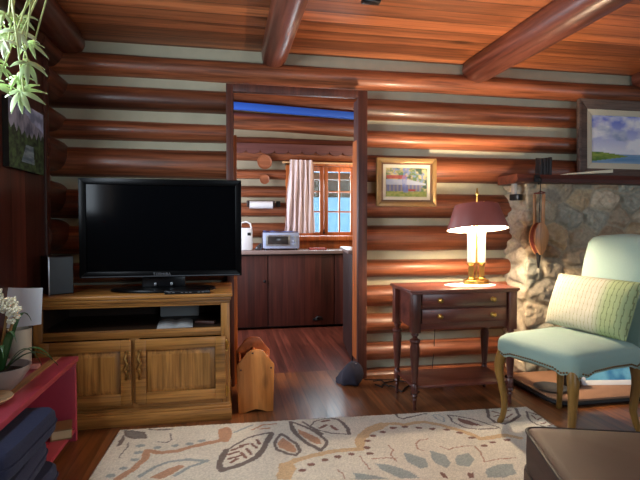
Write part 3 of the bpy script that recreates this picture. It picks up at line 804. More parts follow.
# folded cushions on its shelf
def cushion(z, x, y, rz, h, label, sx=.34, sy=.46):
    mb = MB(); rings = []
    n = 48
    prof = [(.0, .93), (.16, .985), (.5, 1.0), (.84, .985), (1.0, .93), (1.06, .75), (1.10, .4)]
    for (t, k) in [(-.04, .6)]+prof:
        ring = []
        for i in range(n):
            th = 2*PI*i/n; c, s = math.cos(th), math.sin(th)
            e = .28
            px = math.copysign(abs(c)**e, c)*sx/2*k; py = math.copysign(abs(s)**e, s)*sy/2*k
            pz = h*max(0, t)+.006*mnoise.noise(Vector((px*9, py*9, z*30)))*(1 if t > .1 else 0)
            ring.append((px, py, pz))
        rings.append(ring)
    mb.loft(rings)
    c = empty('seat_cushion', (x, y, z), label, 'cushion', rz, group='navy cushions under the red bench')
    mb.build('cover', M['navy'], c)
    mb = MB()
    ring = [(math.copysign(abs(math.cos(a))**.28, math.cos(a))*sx/2*1.004, math.copysign(abs(math.sin(a))**.28, math.sin(a))*sy/2*1.004, h*.5) for a in [2*PI*i/60 for i in range(61)]]
    mb.tube(ring, .004, 6); mb.build('piping', M['navy'], c)
cushion(.066, -.835, 1.83, R(-3), .092, 'navy cushion at the bottom of the stack under the red bench')
cushion(.170, -.848, 1.80, R(2), .088, 'navy cushion in the middle of the stack under the red bench')
cushion(.272, -.838, 1.845, R(-2), .092, 'topmost navy cushion of the stack under the red bench')
bk = empty('book', (-.80, 2.50, .065), 'small tan hardback lying on the red bench lower shelf', 'book', rz=R(15))
mb = MB(); mb.box(-.045, .045, -.06, .06, 0, .006); mb.box(-.045, .045, -.06, .06, .044, .05); mb.box(-.045, -.039, -.06, .06, .004, .046); mb.build('cover', plain('book_cover', rgb(128,98,62), .6), bk)
mb = MB(); mb.box(-.039, .042, -.057, .057, .006, .044); mb.build('pages', plain('pages', rgb(196,180,140), .8), bk)

# ------------------------------------------------------------------ things on the bench
pb = empty('flowering_plant', (-.905, 2.12, .4195), 'strap-leaved plant with cream flowers in grey bowl on the red bench', 'plant')
mb = MB(); mb.lathe([(.045, 0), (.050, .004), (.075, .03), (.105, .075), (.112, .098), (.106, .098), (.098, .075), (.05, .03), (.001, .02)], n=36, cap1=False); mb.build('bowl', M['ceramic'], pb)
mb = MB(); mb.lathe([(.092, .072), (.06, .082), (.001, .085)], n=20); mb.build('soil', plain('soil', rgb(46,36,28), .95), pb)
def strap(mb, base, d, L, h, droop, w, n=12):
    """arching strap leaf; d = horizontal direction"""
    d = Vector(d).normalized(); sd = Vector((-d.y, d.x, 0)); rings = []
    for i in range(n+1):
        t = i/n
        p = Vector(base)+d*L*t+Vector((0, 0, h*math.sin(PI*.62*t)*1.0-droop*t*t))
        ww = w*(math.sin(PI*min(1, t*.85+.18))**.7)*(1-.75*t**4)+.0008
        rings.append([p-sd*ww, p+Vector((0, 0, -.003)), p+sd*ww, p+Vector((0, 0, .0015))])
    mb.loft(rings)
rl = random.Random(3)
for (dx, dy, L, h, dr, w) in [(1, -.15, .20, .14, .10, .011), (.9, .5, .19, .10, .11, .010), (.5, -1, .20, .16, .05, .012), (-.2, -1, .22, .2, .04, .012), (-.6, .7, .14, .2, .0, .011), (.25, 1, .18, .24, .06, .011), (.1, -.6, .10, .3, .0, .011), (.7, -.7, .13, .2, .05, .011), (.95, .15, .13, .13, .11, .009)]:
    mb = MB(); strap(mb, (0.02*dx, .02*dy, .08), (dx, dy, 0), L, h, dr, w); mb.build('leaf', M['darkleaf'], pb)
for (x, y, z, k) in [(.03, .02, .34, 1), (-.03, .04, .37, 2), (.06, .00, .30, 3)]:
    mb = MB(); mb.tube([(0, 0, .08), (x*.3, y*.3, z*.5), (x, y, z)], [.006, .007, .005], 8); mb.build('flower_stalk', M['bud'], pb)
    mb = MB()
    for i in range(13):
        a = rl.uniform(0, 2*PI); rr_ = rl.uniform(.004, .030); zz = z+rl.uniform(-.025, .025)
        c = (x+rr_*math.cos(a), y+rr_*math.sin(a), zz)
        for q in range(5):
            b = 2*PI*q/5+a; mb.ball((c[0]+.007*math.cos(b), c[1]+.004*math.sin(b*2), c[2]+.007*math.sin(b)), .0062, 6)
    mb.build('blossom', M['petal'], pb)
iv = empty('ivory_pot', (-.965, 2.47, .4195), 'ivory cylindrical pot behind the flowering plant on the red bench', 'pot')
mb = MB(); mb.lathe([(.044, 0), (.047, .004), (.050, .17), (.052, .178), (.045, .178), (.044, .02), (.001, .015)], n=30, cap1=False); mb.build('wall', M['ivory'], iv)
pc = MB()
pc.M = Matrix.Translation((-.94, 2.45, .600)) @ Matrix.Rotation(R(-12), 4, 'Z') @ Matrix.Rotation(R(-14), 4, 'X')
def cardpt(u, v, y): return ((-.10+.165*u)+(.015*(1-v)*(u)), y+.018*math.sin(PI*u), .0+.19*v+.02*u*(1-v))
rings = []
for j in range(7):
    v = j/6
    rings.append([cardpt(i/8, v, 0) for i in range(9)]+[cardpt(i/8, v, .002) for i in range(8, -1, -1)])
pc.loft(rings)
tag(pc.build('white_card', M['paper']), 'white card propped on the ivory pot behind the cream flowers', 'card')
pk = MB(); pk.M = Matrix.Translation((-.925, 2.36, .4195)) @ Matrix.Rotation(R(25), 4, 'Z'); pk.lathe([(.03, 0), (.038, .02), (.036, .02), (.001, .006)], n=20, cap1=False)
tag(pk.build('small_dish', plain('pale_blue_glaze', rgb(170,196,214), .3)), 'small pale blue dish between grey bowl and ivory pot', 'dish')
pk = MB(); pk.box(-.905, -.865, 2.40, 2.44, .4195, .438, .004)
tag(pk.build('coral_block', plain('coral', rgb(206,140,126), .7)), 'small coral block beside the ivory pot on the bench', 'block')
pt = MB(); pt.lathe([(.05, 0), (.066, .004), (.088, .020), (.086, .024), (.06, .010), (.001, .008)], (-.885, 1.965, .4195), 36, cap1=False)
tag(pt.build('wooden_plate', M['tanwood']), 'pale turned wooden plate on the near part of the red bench', 'plate')

# ------------------------------------------------------------------ hanging spider plant, upper left
hp = empty('hanging_plant', (-.62, 1.6, 1.93), 'hanging plant trailing pale green plantlets, upper left', 'hanging plant')
mb = MB(); mb.lathe([(.06, -.06), (.085, -.05), (.10, .06), (.107, .075), (.1, .08), (.09, .06), (.001, .05)], n=28, cap1=False); mb.build('pot', M['terracotta'], hp)
for k in range(3):
    a = 2*PI*k/3+.3
    mb = MB(); mb.cyl((.1*math.cos(a), .1*math.sin(a), .075), (0, 0, .30), .002, n=6); mb.build('hanger', M['iron'], hp)
mb = MB(); mb.cyl((0, 0, .29), (0, 0, .342), .004, n=8); mb.build('hook', M['iron'], hp)
def plantlet(c, r, seed, tilt):
    q = random.Random(seed); mb = MB()
    nl = 9
    for k in range(nl):
        a = 2*PI*k/nl+q.uniform(-.25, .25); L = r*q.uniform(.75, 1.1)
        up = q.uniform(-.1, .5)
        rings = []
        Mx = Euler(tilt).to_matrix()
        for i in range(7):
            t = i/6
            p = Vector((L*t*math.cos(a), L*t*math.sin(a), L*(up*t-.75*t*t)))
            w = r*.15*math.sin(PI*(t*.9+.08))**.8
            sd = Vector((-math.sin(a), math.cos(a), 0))*w
            rings.append([Vector(c)+Mx@(p-sd), Vector(c)+Mx@(p-Vector((0, 0, .0015))), Vector(c)+Mx@(p+sd), Vector(c)+Mx@(p+Vector((0, 0, .003)))])
        mb.loft(rings)
    return mb.build('plantlet', M['leaf'] if seed % 3 else M['leaf2'], hp)
# positions relative to the pot
PL = [(.012,.0,-.29,.066),(.045,-.02,-.385,.066),(.020,.0,-.465,.072),(-.04,.02,-.30,.07),(-.05,0,-.45,.07),(.0,.03,-.415,.052),(-.01,-.03,-.33,.06),(-.07,-.02,-.37,.07),(.035,.03,-.31,.055),(-.06,.03,-.24,.06),(-.02,.0,-.24,.06),(.02,.02,-.24,.05),(-.085,0,-.30,.06),(-.03,-.02,-.40,.05)]
for i, (x, y, z, r) in enumerate(PL):
    plantlet((x-.008, y, z+.012), r*.82, i, (R(rl.uniform(35, 70)), R(rl.uniform(-25, 25)), R(rl.uniform(0, 360)*0+rl.uniform(-30, 30))))
for i, (x, y, z, r) in enumerate(PL):
    a = i*2.4; s0 = (.085*math.cos(a), .085*math.sin(a), .07); 
    s1 = (.118*math.cos(a)*.95, .118*math.sin(a)*.95, .03)
    mb = MB(); mb.tube([s0, (.11*math.cos(a), .11*math.sin(a), .09), s1, (s1[0]*.7+x*.3, s1[1]*.7+y*.3, -.12), (x, y, z)], [.003, .003, .0032, .0030, .0024], 6); mb.build('runner', M['stem'], hp)
# ------------------------------------------------------------------ side table with two drawers
st = empty('side_table', (1.362, 2.80, 0), 'dark mahogany two-drawer side table with turned legs below the log wall', 'side table')
# local x -.335...335, front y -.165, back .16
mb = MB()
mb.box(-.345, .345, -.185, .185, .690, .706, .005); mb.box(-.338, .338, -.178, .178, .682, .691, .003)
mb.build('top', M['mahog'], st)
mb = MB(); mb.box(-.30, .30, -.150, .155, .47, .682); mb.build('case', M['mahog'], st)
for sx in (-1, 1):
    for sy in (-1, 1):
        mb = MB(); cx, cy = sx*.305, sy*.150
        mb.box(cx-.026, cx+.026, cy-.026, cy+.026, .455, .682, .003)
        mb.lathe([(.020, .455), (.022, .44), (.014, .432), (.014, .424), (.030, .414), (.032, .404), (.024, .396), (.024, .388), (.028, .37), (.027, .33), (.020, .22), (.016, .17), (.018, .165), (.013, .155), (.02, .146), (.02, .10), (.013, .094), (.018, .084), (.010, .07), (.014, .06), (.010, .05), (.008, .02), (.011, .012), (.008, 0)], (cx, cy, 0), 18)
        mb.build('leg', M['mahogz'], st)
for z0, z1 in ((.508, .594), (.602, .684)):
    mb = MB(); mb.box(-.268, .268, -.166, -.148, z0, z1-.004, .004); d = mb.build('drawer', M['mahog'], st)
    for x in (-.16, .175):
        mb = MB(); zc = (z0+z1)/2-.002
        mb.M = Matrix.Translation((x, -.166, zc)) @ Matrix.Rotation(R(90), 4, 'X')
        mb.lathe([(.013, 0), (.014, .003), (.006, .006), (.006, .014), (.013, .018), (.014, .024), (.009, .030), (.001, .031)], n=16)
        mb.build('knob', M['brass'], d)
mb = MB(); mb.box(-.31, .31, -.155, .155, .125, .14, .003); mb.build('lower_shelf', M['mahog'], st)
# doily
mb = MB(); mb.lathe([(.001, 0), (.15, .0), (.165, .0008), (.15, .0016), (.001, .002)], (1.475, 2.79, .7065), 40, sy=.62)
tag(mb.build('doily', M['paper']), 'white cloth mat under the table lamp base', 'mat')

# ------------------------------------------------------------------ table lamp
tl = empty('table_lamp', (1.537, 2.83, .709), 'brass twin-candle table lamp with dark red shade, lit', 'lamp')
mb = MB(); mb.lathe([(1.0, 0), (1.02, .006), (.98, .014), (1.0, .022), (.95, .026), (.3, .028)], n=36, sx=.085, sy=.055); mb.build('base', M['brass'], tl)
for x in (-.036, .036):
    mb = MB(); mb.lathe([(.026, .026), (.027, .034), (.018, .04), (.017, .115), (.024, .122), (.028, .132), (.026, .136)], (x, 0, 0), 20); mb.build('candle_socket', M['brass'], tl)
    mb = MB(); mb.lathe([(.0245, .136), (.0245, .345), (.020, .350)], (x, 0, 0), 20); mb.build('candle_sleeve', M['candle'], tl)
    mb = MB(); mb.lathe([(.010, .350), (.012, .36), (.022, .392), (.022, .41), (.012, .428), (.001, .432)], (x, 0, 0), 14); mb.build('bulb', M['bulb'], tl)
mb = MB(); mb.lathe([(.006, .026), (.005, .05), (.004, .56), (.010, .562), (.011, .575), (.006, .585), (.004, .60), (.001, .605)], n=12); mb.build('rod', M['brass'], tl)
T = Matrix.Translation((0, 0, .42)) @ Matrix.Rotation(R(-8), 4, 'X')
mb = MB(); mb.M = T
mb.lathe([(.208, -.078), (.209, -.074), (.150, .074), (.148, .078)], n=56, sx=.91, sy=.86, cap0=False, cap1=False)
mb.mi = 1
mb.lathe([(.208, -.078), (.204, -.077), (.145, .076), (.148, .078)], n=56, sx=.91, sy=.86, cap0=False, cap1=False)
mb.build('lamp_shade', [M['shade_out'], M['shade_in']], tl)
mb = MB(); mb.M = T
for k in range(3):
    a = 2*PI*k/3+.4; mb.cyl((0, 0, .078), (.147*math.cos(a), .135*math.sin(a), .077), .0025, n=6)
mb.build('shade_spider', M['brass'], tl)
mb = MB(); mb.tube([(.05, .05, .006), (.07, .12, .003), (.06, .25, -.03), (.02, .44, -.10), (-.05, .50, -.30), (-.06, .50, -.55), (-.08, .49, -.70), (-.20, .43, -.7035), (-.40, .36, -.7035), (-.62, .40, -.7035)], .003, 6)
mb.build('cord', M['iron'], tl)
def lampxyz(dx, dy, dz): return (1.537+dx, 2.83+dy, .709+dz)

# clutter on the floor by the wall
pa = empty('power_adapter', (1.43, 3.06, 0), 'small black box with white label on the floor under the side table', 'adapter')
mb = MB(); mb.box(-.06, .06, -.03, .03, 0, .05, .005); mb.build('case', M['black'], pa)
mb = MB(); mb.box(-.02, .055, -.0312, -.0295, .012, .045); mb.box(-.02, .055, -.02, .01, .0495, .0512); mb.build('label', M['white'], pa)
rc = random.Random(9)
def cable(label, x0, y0, x1, y1, amp, seed):
    q = random.Random(seed); pts = []
    for i in range(40):
        t = i/39
        pts.append((x0+(x1-x0)*t+amp*mnoise.noise(Vector((t*6, seed, 0))), y0+(y1-y0)*t+amp*1.2*mnoise.noise(Vector((t*6, seed, 4))), .005))
    mb = MB(); mb.tube(pts, .004, 6); tag(mb.build('cable', M['iron']), label, 'cable', group='loose cables on the floor by the log wall')
cable('dark cable looping along the foot of the log wall', .97, 3.19, 1.36, 3.10, .09, 3)
cable('dark cable trailing from door post towards the side table', .96, 3.12, 1.20, 2.93, .08, 7)
bd = MB()
rings = []
for (t, r) in [(0, .95), (.12, 1.03), (.35, .95), (.6, .80), (.82, .62), (.95, .4), (1.0, .2)]:
    rings.append([((.085*r*math.cos(2*PI*k/24))*(1+.18*math.sin(3*2*PI*k/24+t*4))+.03*t, .085*r*math.sin(2*PI*k/24)*(1+.15*math.sin(4*2*PI*k/24+t*3)), .135*t+.012*math.sin(k*.8+t*3)) for k in range(24)])
bd.M = Matrix.Translation((.80, 3.20, 0)); bd.loft(rings)
tag(bd.build('cloth_bundle', M['slate']), 'dark blue-grey bundle slumped at the foot of the right door post', 'bundle')

# ------------------------------------------------------------------ upholstered chair
CX, CY, CR = 1.7175, 2.223, R(-76)
ch = empty('upholstered_chair', (CX, CY, 0), 'mint green upholstered side chair with gilded curved legs and nailheads', 'chair', CR)
mb = MB(); n = 96
def ol(k, sx=.255, sy=.255, e=.24):
    r = []
    for i in range(n):
        th = 2*PI*i/n; c, s = math.cos(th), math.sin(th)
        r.append((math.copysign(abs(c)**e, c)*sx*k, math.copysign(abs(s)**e, s)*sy*k))
    return r
def scallop(i):
    th = 2*PI*i/n
    return .368+.022*(0.5+.5*math.cos(th*4))*1.0+.008*math.cos(th*16)
rings = []
rings.append([(x*.9, y*.9, scallop(i)+.01) for i, (x, y) in enumerate(ol(1))])
rings.append([(x*.985, y*.985, scallop(i)) for i, (x, y) in enumerate(ol(1))])
rings.append([(x, y, scallop(i)+.006) for i, (x, y) in enumerate(ol(1))])
for k, z in ((1.008, .425), (1.0, .455), (.97, .474), (.9, .488), (.75, .502), (.5, .512), (.2, .516)):
    rings.append([(x, y, z) for (x, y) in ol(k)])
mb.loft(rings); mb.build('seat', M['mint'], ch, ang=60)
mb = MB()
for i, (x, y) in enumerate(ol(1.006)):
    pass
per = ol(1.004); m = 132
for j in range(m):
    # even spacing along the edge
    pass
acc = [0]
for i in range(n): acc.append(acc[-1]+math.dist(per[i], per[(i+1) % n]))
i = 0
for j in range(m):
    s = acc[-1]*j/m
    while acc[i+1] < s: i += 1
    f = (s-acc[i])/max(1e-6, acc[i+1]-acc[i]); a, b = per[i], per[(i+1) % n]
    z = scallop(i)*(1-f)+scallop((i+1) % n)*f+.014
    mb.ball((a[0]+(b[0]-a[0])*f, a[1]+(b[1]-a[1])*f, z), .0058, 6)
mb.build('nailhead_trim', M['nail'], ch)
def cabriole(sx, sy, front):
    mb = MB(); bx_, by_ = sx*.212, sy*.222
    o = Vector((sx*.7, sy*.7, 0)).normalized()
    prof = [(.40, .000, .027), (.36, .012, .027), (.325, .020, .025), (.28, .018, .0225), (.22, .006, .020), (.15, -.008, .0175), (.09, -.010, .0155), (.045, -.002, .0150), (.018, .010, .0165), (.004, .014, .0150), (0, .014, .012)]
    if not front: prof = [(z, o_*.6+max(0, .16-z)*.25, r) for z, o_, r in prof]
    mb.tube([(bx_+o.x*d, by_+o.y*d, z) for z, d, r in prof], [r for z, d, r in prof], 14)
    return mb.build('leg', M['gold'], ch)
for sx, sy in ((-1, -1), (1, -1), (-1, 1), (1, 1)): cabriole(sx, sy, sy < 0)
mb = MB()
# reclined back: outline in x/z, swept through y
w = .208
out = [(-w+.01, .0), (w-.01, .0), (w, .2), (w+.006, .42), (w, .525), (w-.02, .553), (w-.07, .566), (0, .576), (-w+.07, .566), (-w+.02, .553), (-w, .525), (-w-.006, .42), (-w, .2)]
sh = Matrix.Identity(4); sh[1][2] = math.tan(R(15))
mb.M = Matrix.Translation((.015, .268, .455)) @ sh
rings = []
def inset(k): return [(x*(1-.06*k), .28+(z-.28)*(1-.05*k)) for x, z in out]
for y, k in ((-.012, 1.6), (0.0, .55), (.014, 0), (.06, 0), (.074, .5), (.080, 1.4)):
    rings.append([(x, y, z) for x, z in inset(k)])
mb.loft(rings); mb.build('backrest', M['mint'], ch, ang=50)

# lumbar pillow leaning on the back
pil = empty('lumbar_pillow', (1.845, 2.27, .515), 'cream and green ribbed lumbar pillow leaning on the mint chair', 'pillow', R(-80))
def pillow_mat():
    m, nt, b = newmat('ribbed_pillow')
    tc = N(nt, 'ShaderNodeTexCoord'); sp = N(nt, 'ShaderNodeSeparateXYZ'); nt.links.new(tc.outputs['Object'], sp.inputs[0])
    nz = N(nt, 'ShaderNodeTexNoise'); nz.inputs['Scale'].default_value = 10; nt.links.new(tc.outputs['Object'], nz.inputs['Vector'])
    def mth(op, a, b=None):
        q = N(nt, 'ShaderNodeMath', operation=op)
        for i, s in enumerate((a, b)):
            if s is None: continue
            if hasattr(s, 'links'): nt.links.new(s, q.inputs[i])
            else: q.inputs[i].default_value = s
        return q.outputs[0]
    xs = mth('DIVIDE', mth('ADD', sp.outputs['X'], 5.0), .023)
    row = mth('FLOOR', xs); ln = mth('LESS_THAN', mth('PINGPONG', mth('FRACT', xs), .5), .15)
    zs = mth('ADD', mth('DIVIDE', mth('ADD', sp.outputs['Z'], 5.0), .062), mth('MULTIPLY', row, .5))
    dash = mth('LESS_THAN', mth('FRACT', zs), .62); fac = mth('MULTIPLY', ln, dash)
    mr = N(nt, 'ShaderNodeMapRange'); mr.inputs['From Min'].default_value = .07; mr.inputs['From Max'].default_value = .13; nt.links.new(sp.outputs['X'], mr.inputs['Value'])
    base = N(nt, 'ShaderNodeMixRGB'); base.inputs[1].default_value = (*rgb(192,189,168), 1); base.inputs[2].default_value = (*rgb(160,176,126), 1); nt.links.new(mr.outputs[0], base.inputs[0])
    dk = N(nt, 'ShaderNodeMixRGB'); dk.inputs[1].default_value = (*rgb(164,162,132), 1); dk.inputs[2].default_value = (*rgb(120,132,90), 1); nt.links.new(mr.outputs[0], dk.inputs[0])
    mx = N(nt, 'ShaderNodeMixRGB'); nt.links.new(fac, mx.inputs[0]); nt.links.new(base.outputs[0], mx.inputs[1]); nt.links.new(dk.outputs[0], mx.inputs[2])
    nt.links.new(mx.outputs[0], b.inputs['Base Color']); b.inputs['Roughness'].default_value = .85
    bp = N(nt, 'ShaderNodeBump'); bp.invert = True; bp.inputs['Strength'].default_value = .6; bp.inputs['Distance'].default_value = .006
    nt.links.new(fac, bp.inputs['Height']); nt.links.new(bp.outputs[0], b.inputs['Normal'])
    return m
mb = MB(); pw, phh, pth = .25, .15, .058
mb.M = Matrix.Translation((0, 0, 0)) @ Matrix.Rotation(R(-20), 4, 'X') @ Matrix.Translation((0, 0, phh))
def pil_pt(sgn):
    def f(u, v):
        a, b = u*2-1, v*2-1
        k = (1-abs(a)**3.2)*(1-abs(b)**3.2)
        t = pth*max(0, k)**.55
        return (a*pw*(1-.06*(1-b*b)*0+.0-.05*(b*b)*(1-abs(a))), sgn*t+.004*mnoise.noise(Vector((a*4, b*4, sgn)))*k, b*phh*(1-.05*(a*a)*(1-abs(b))))
    return f
mb.grid(pil_pt(-1), 40, 26); mb.grid(pil_pt(1), 40, 26)
bmesh.ops.remove_doubles(mb.bm, verts=mb.bm.verts[:], dist=.0006)
mb.build('cover', pillow_mat(), pil, ang=80)

# ------------------------------------------------------------------ ottoman in the foreground
ot = empty('ottoman', (1.21, 1.03, 0), 'brown suede box ottoman with dark piping, right foreground', 'ottoman', R(-17.8))
hx, hy = .37, .30
mb = MB(); mb.box(-hx, hx, -hy, hy, .05, .29, .012); mb.build('base', M['brownleather'], ot)
mb = MB(); rings = []
def rr4(k, z, e=.10):
    o_ = []
    for i in range(80):
        th = 2*PI*i/80; c, s = math.cos(th), math.sin(th)
        x, y = math.copysign(abs(c)**e, c)*hx*k, math.copysign(abs(s)**e, s)*hy*k
        o_.append((x, y, z+(.004*mnoise.noise(Vector((x*7, y*7, 3))) if z > .42 else 0)))
    return o_
mb.loft([rr4(.97, .29), rr4(1.0, .295), rr4(1.003, .35), rr4(1.0, .408), rr4(.985, .416), rr4(.9, .424), rr4(.6, .432), rr4(.2, .435)])
mb.build('top_cushion', M['brownleather'], ot, ang=60)
for z in (.413, .292):
    mb = MB(); mb.tube([rr4(1.0, z)[i % 80] for i in range(81)], .0055, 8); mb.build('piping', M['piping'], ot)
for sx in (-1, 1):
    for sy in (-1, 1):
        mb = MB(); mb.cyl((sx*(hx-.05), sy*(hy-.05), 0), (sx*(hx-.05), sy*(hy-.05), .055), .018, .024); mb.build('foot', M['mahogz'], ot)

# ------------------------------------------------------------------ rug
def make_rug(items):
    Wd, Dp, stp = 2.28, 1.52, .005
    nx, ny = int(Wd/stp)+1, int(Dp/stp)+1
    x = np.linspace(0, Wd, nx); y = np.linspace(0, Dp, ny); X, Y = np.meshgrid(x, y)
    wx = fnoise(X*1.0, Y, 30, 60, 3)-.5; wy = fnoise(X, Y, 30, 61, 3)-.5
    XX = X+wx*.012; YY = np.where(Y > Dp/2, Dp-Y, Y)+wy*.012
    pal = {'T': rgb(204,170,124), 'O': rgb(184,132,96), 'R': rgb(112,56,44), 'r': rgb(168,124,104), 'D': rgb(92,74,72), 'G': rgb(112,104,100), 'B': rgb(146,156,154)}
    col = np.broadcast_to(np.array(rgb(218,211,194)), X.shape+(3,)).copy()
    for kind, c, w, pts in items:
        pc_ = np.array(pal[c])*.84+np.array(rgb(218,211,194))*.16; P = np.array(pts)
        if kind == 'd':
            px, py = P[0]; m = ((XX-px)/(w*.85))**2+((YY-py)/(w*.65))**2 < 1
        elif kind == 'l':
            d = np.full(X.shape, 9.)
            for (ax, ay), (bx2, by2) in zip(P[:-1], P[1:]):
                vx, vy = bx2-ax, by2-ay; L2 = vx*vx+vy*vy+1e-9
                t = np.clip(((XX-ax)*vx+(YY-ay)*vy)/L2, 0, 1)
                d = np.minimum(d, np.hypot(XX-ax-t*vx, YY-ay-t*vy))
            m = d < max(w*.5, .0038)
        else:
            m = np.zeros(X.shape, bool); k = len(P)
            for i in range(k):
                (ax, ay), (bx2, by2) = P[i], P[(i+1) % k]
                cond = (ay > YY) != (by2 > YY)
                xi = (bx2-ax)*(YY-ay)/((by2-ay) if abs(by2-ay) > 1e-9 else 1e-9)+ax
                m ^= cond & (XX < xi)
        col[m] = pc_
    sp_ = np.random.RandomState(4).uniform(.88, 1.22, X.shape)[..., None]
    col *= sp_*(1+.2*(fnoise(X, Y, 8, 63, 3)-.5))[..., None]
    hgt = .011+.0016*np.random.RandomState(5).uniform(-1, 1, X.shape)+.004*(fnoise(X, Y, 3, 64, 2)-.5)*0
    V = np.stack([X, -Y, hgt], -1).reshape(-1, 3)
    I = np.arange(nx*ny).reshape(ny, nx)
    F = np.stack([I[1:, :-1], I[1:, 1:], I[:-1, 1:], I[:-1, :-1]], -1).reshape(-1, 4).tolist()
    b = list(I[0, :])+list(I[1:, -1])+list(I[-1, :-1][::-1])+list(I[1:-1, 0][::-1]); nb = nx*ny
    sk = [(V[i][0], V[i][1], 0.0005) for i in b]
    for k in range(len(b)):
        l = (k+1) % len(b); F.append((b[k], b[l], nb+l, nb+k))
    V = [tuple(v) for v in V]+sk
    me = bpy.data.meshes.new('floral_rug'); me.from_pydata(V, [], F); me.update()
    at = me.color_attributes.new('Col', 'FLOAT_COLOR', 'POINT')
    cc = np.ones((len(V), 4)); cc[:nb, :3] = col.reshape(-1, 3); cc[nb:, :3] = rgb(150,138,118)
    at.data.foreach_set('color', cc.ravel().astype(np.float32))
    me.materials.append(M['rug']); me.shade_smooth()
    o = bpy.data.objects.new('floral_rug', me); COL.objects.link(o)
    o.location = (-.566, 2.649, 0); o.rotation_euler = (0, 0, R(-2.42))
    return tag(o, 'cream tufted rug with scrolls and leaves in brown, tan and grey-blue', 'rug')
M['rug'] = vcol('rug_pile', .95, .9, 380, spec=.1)
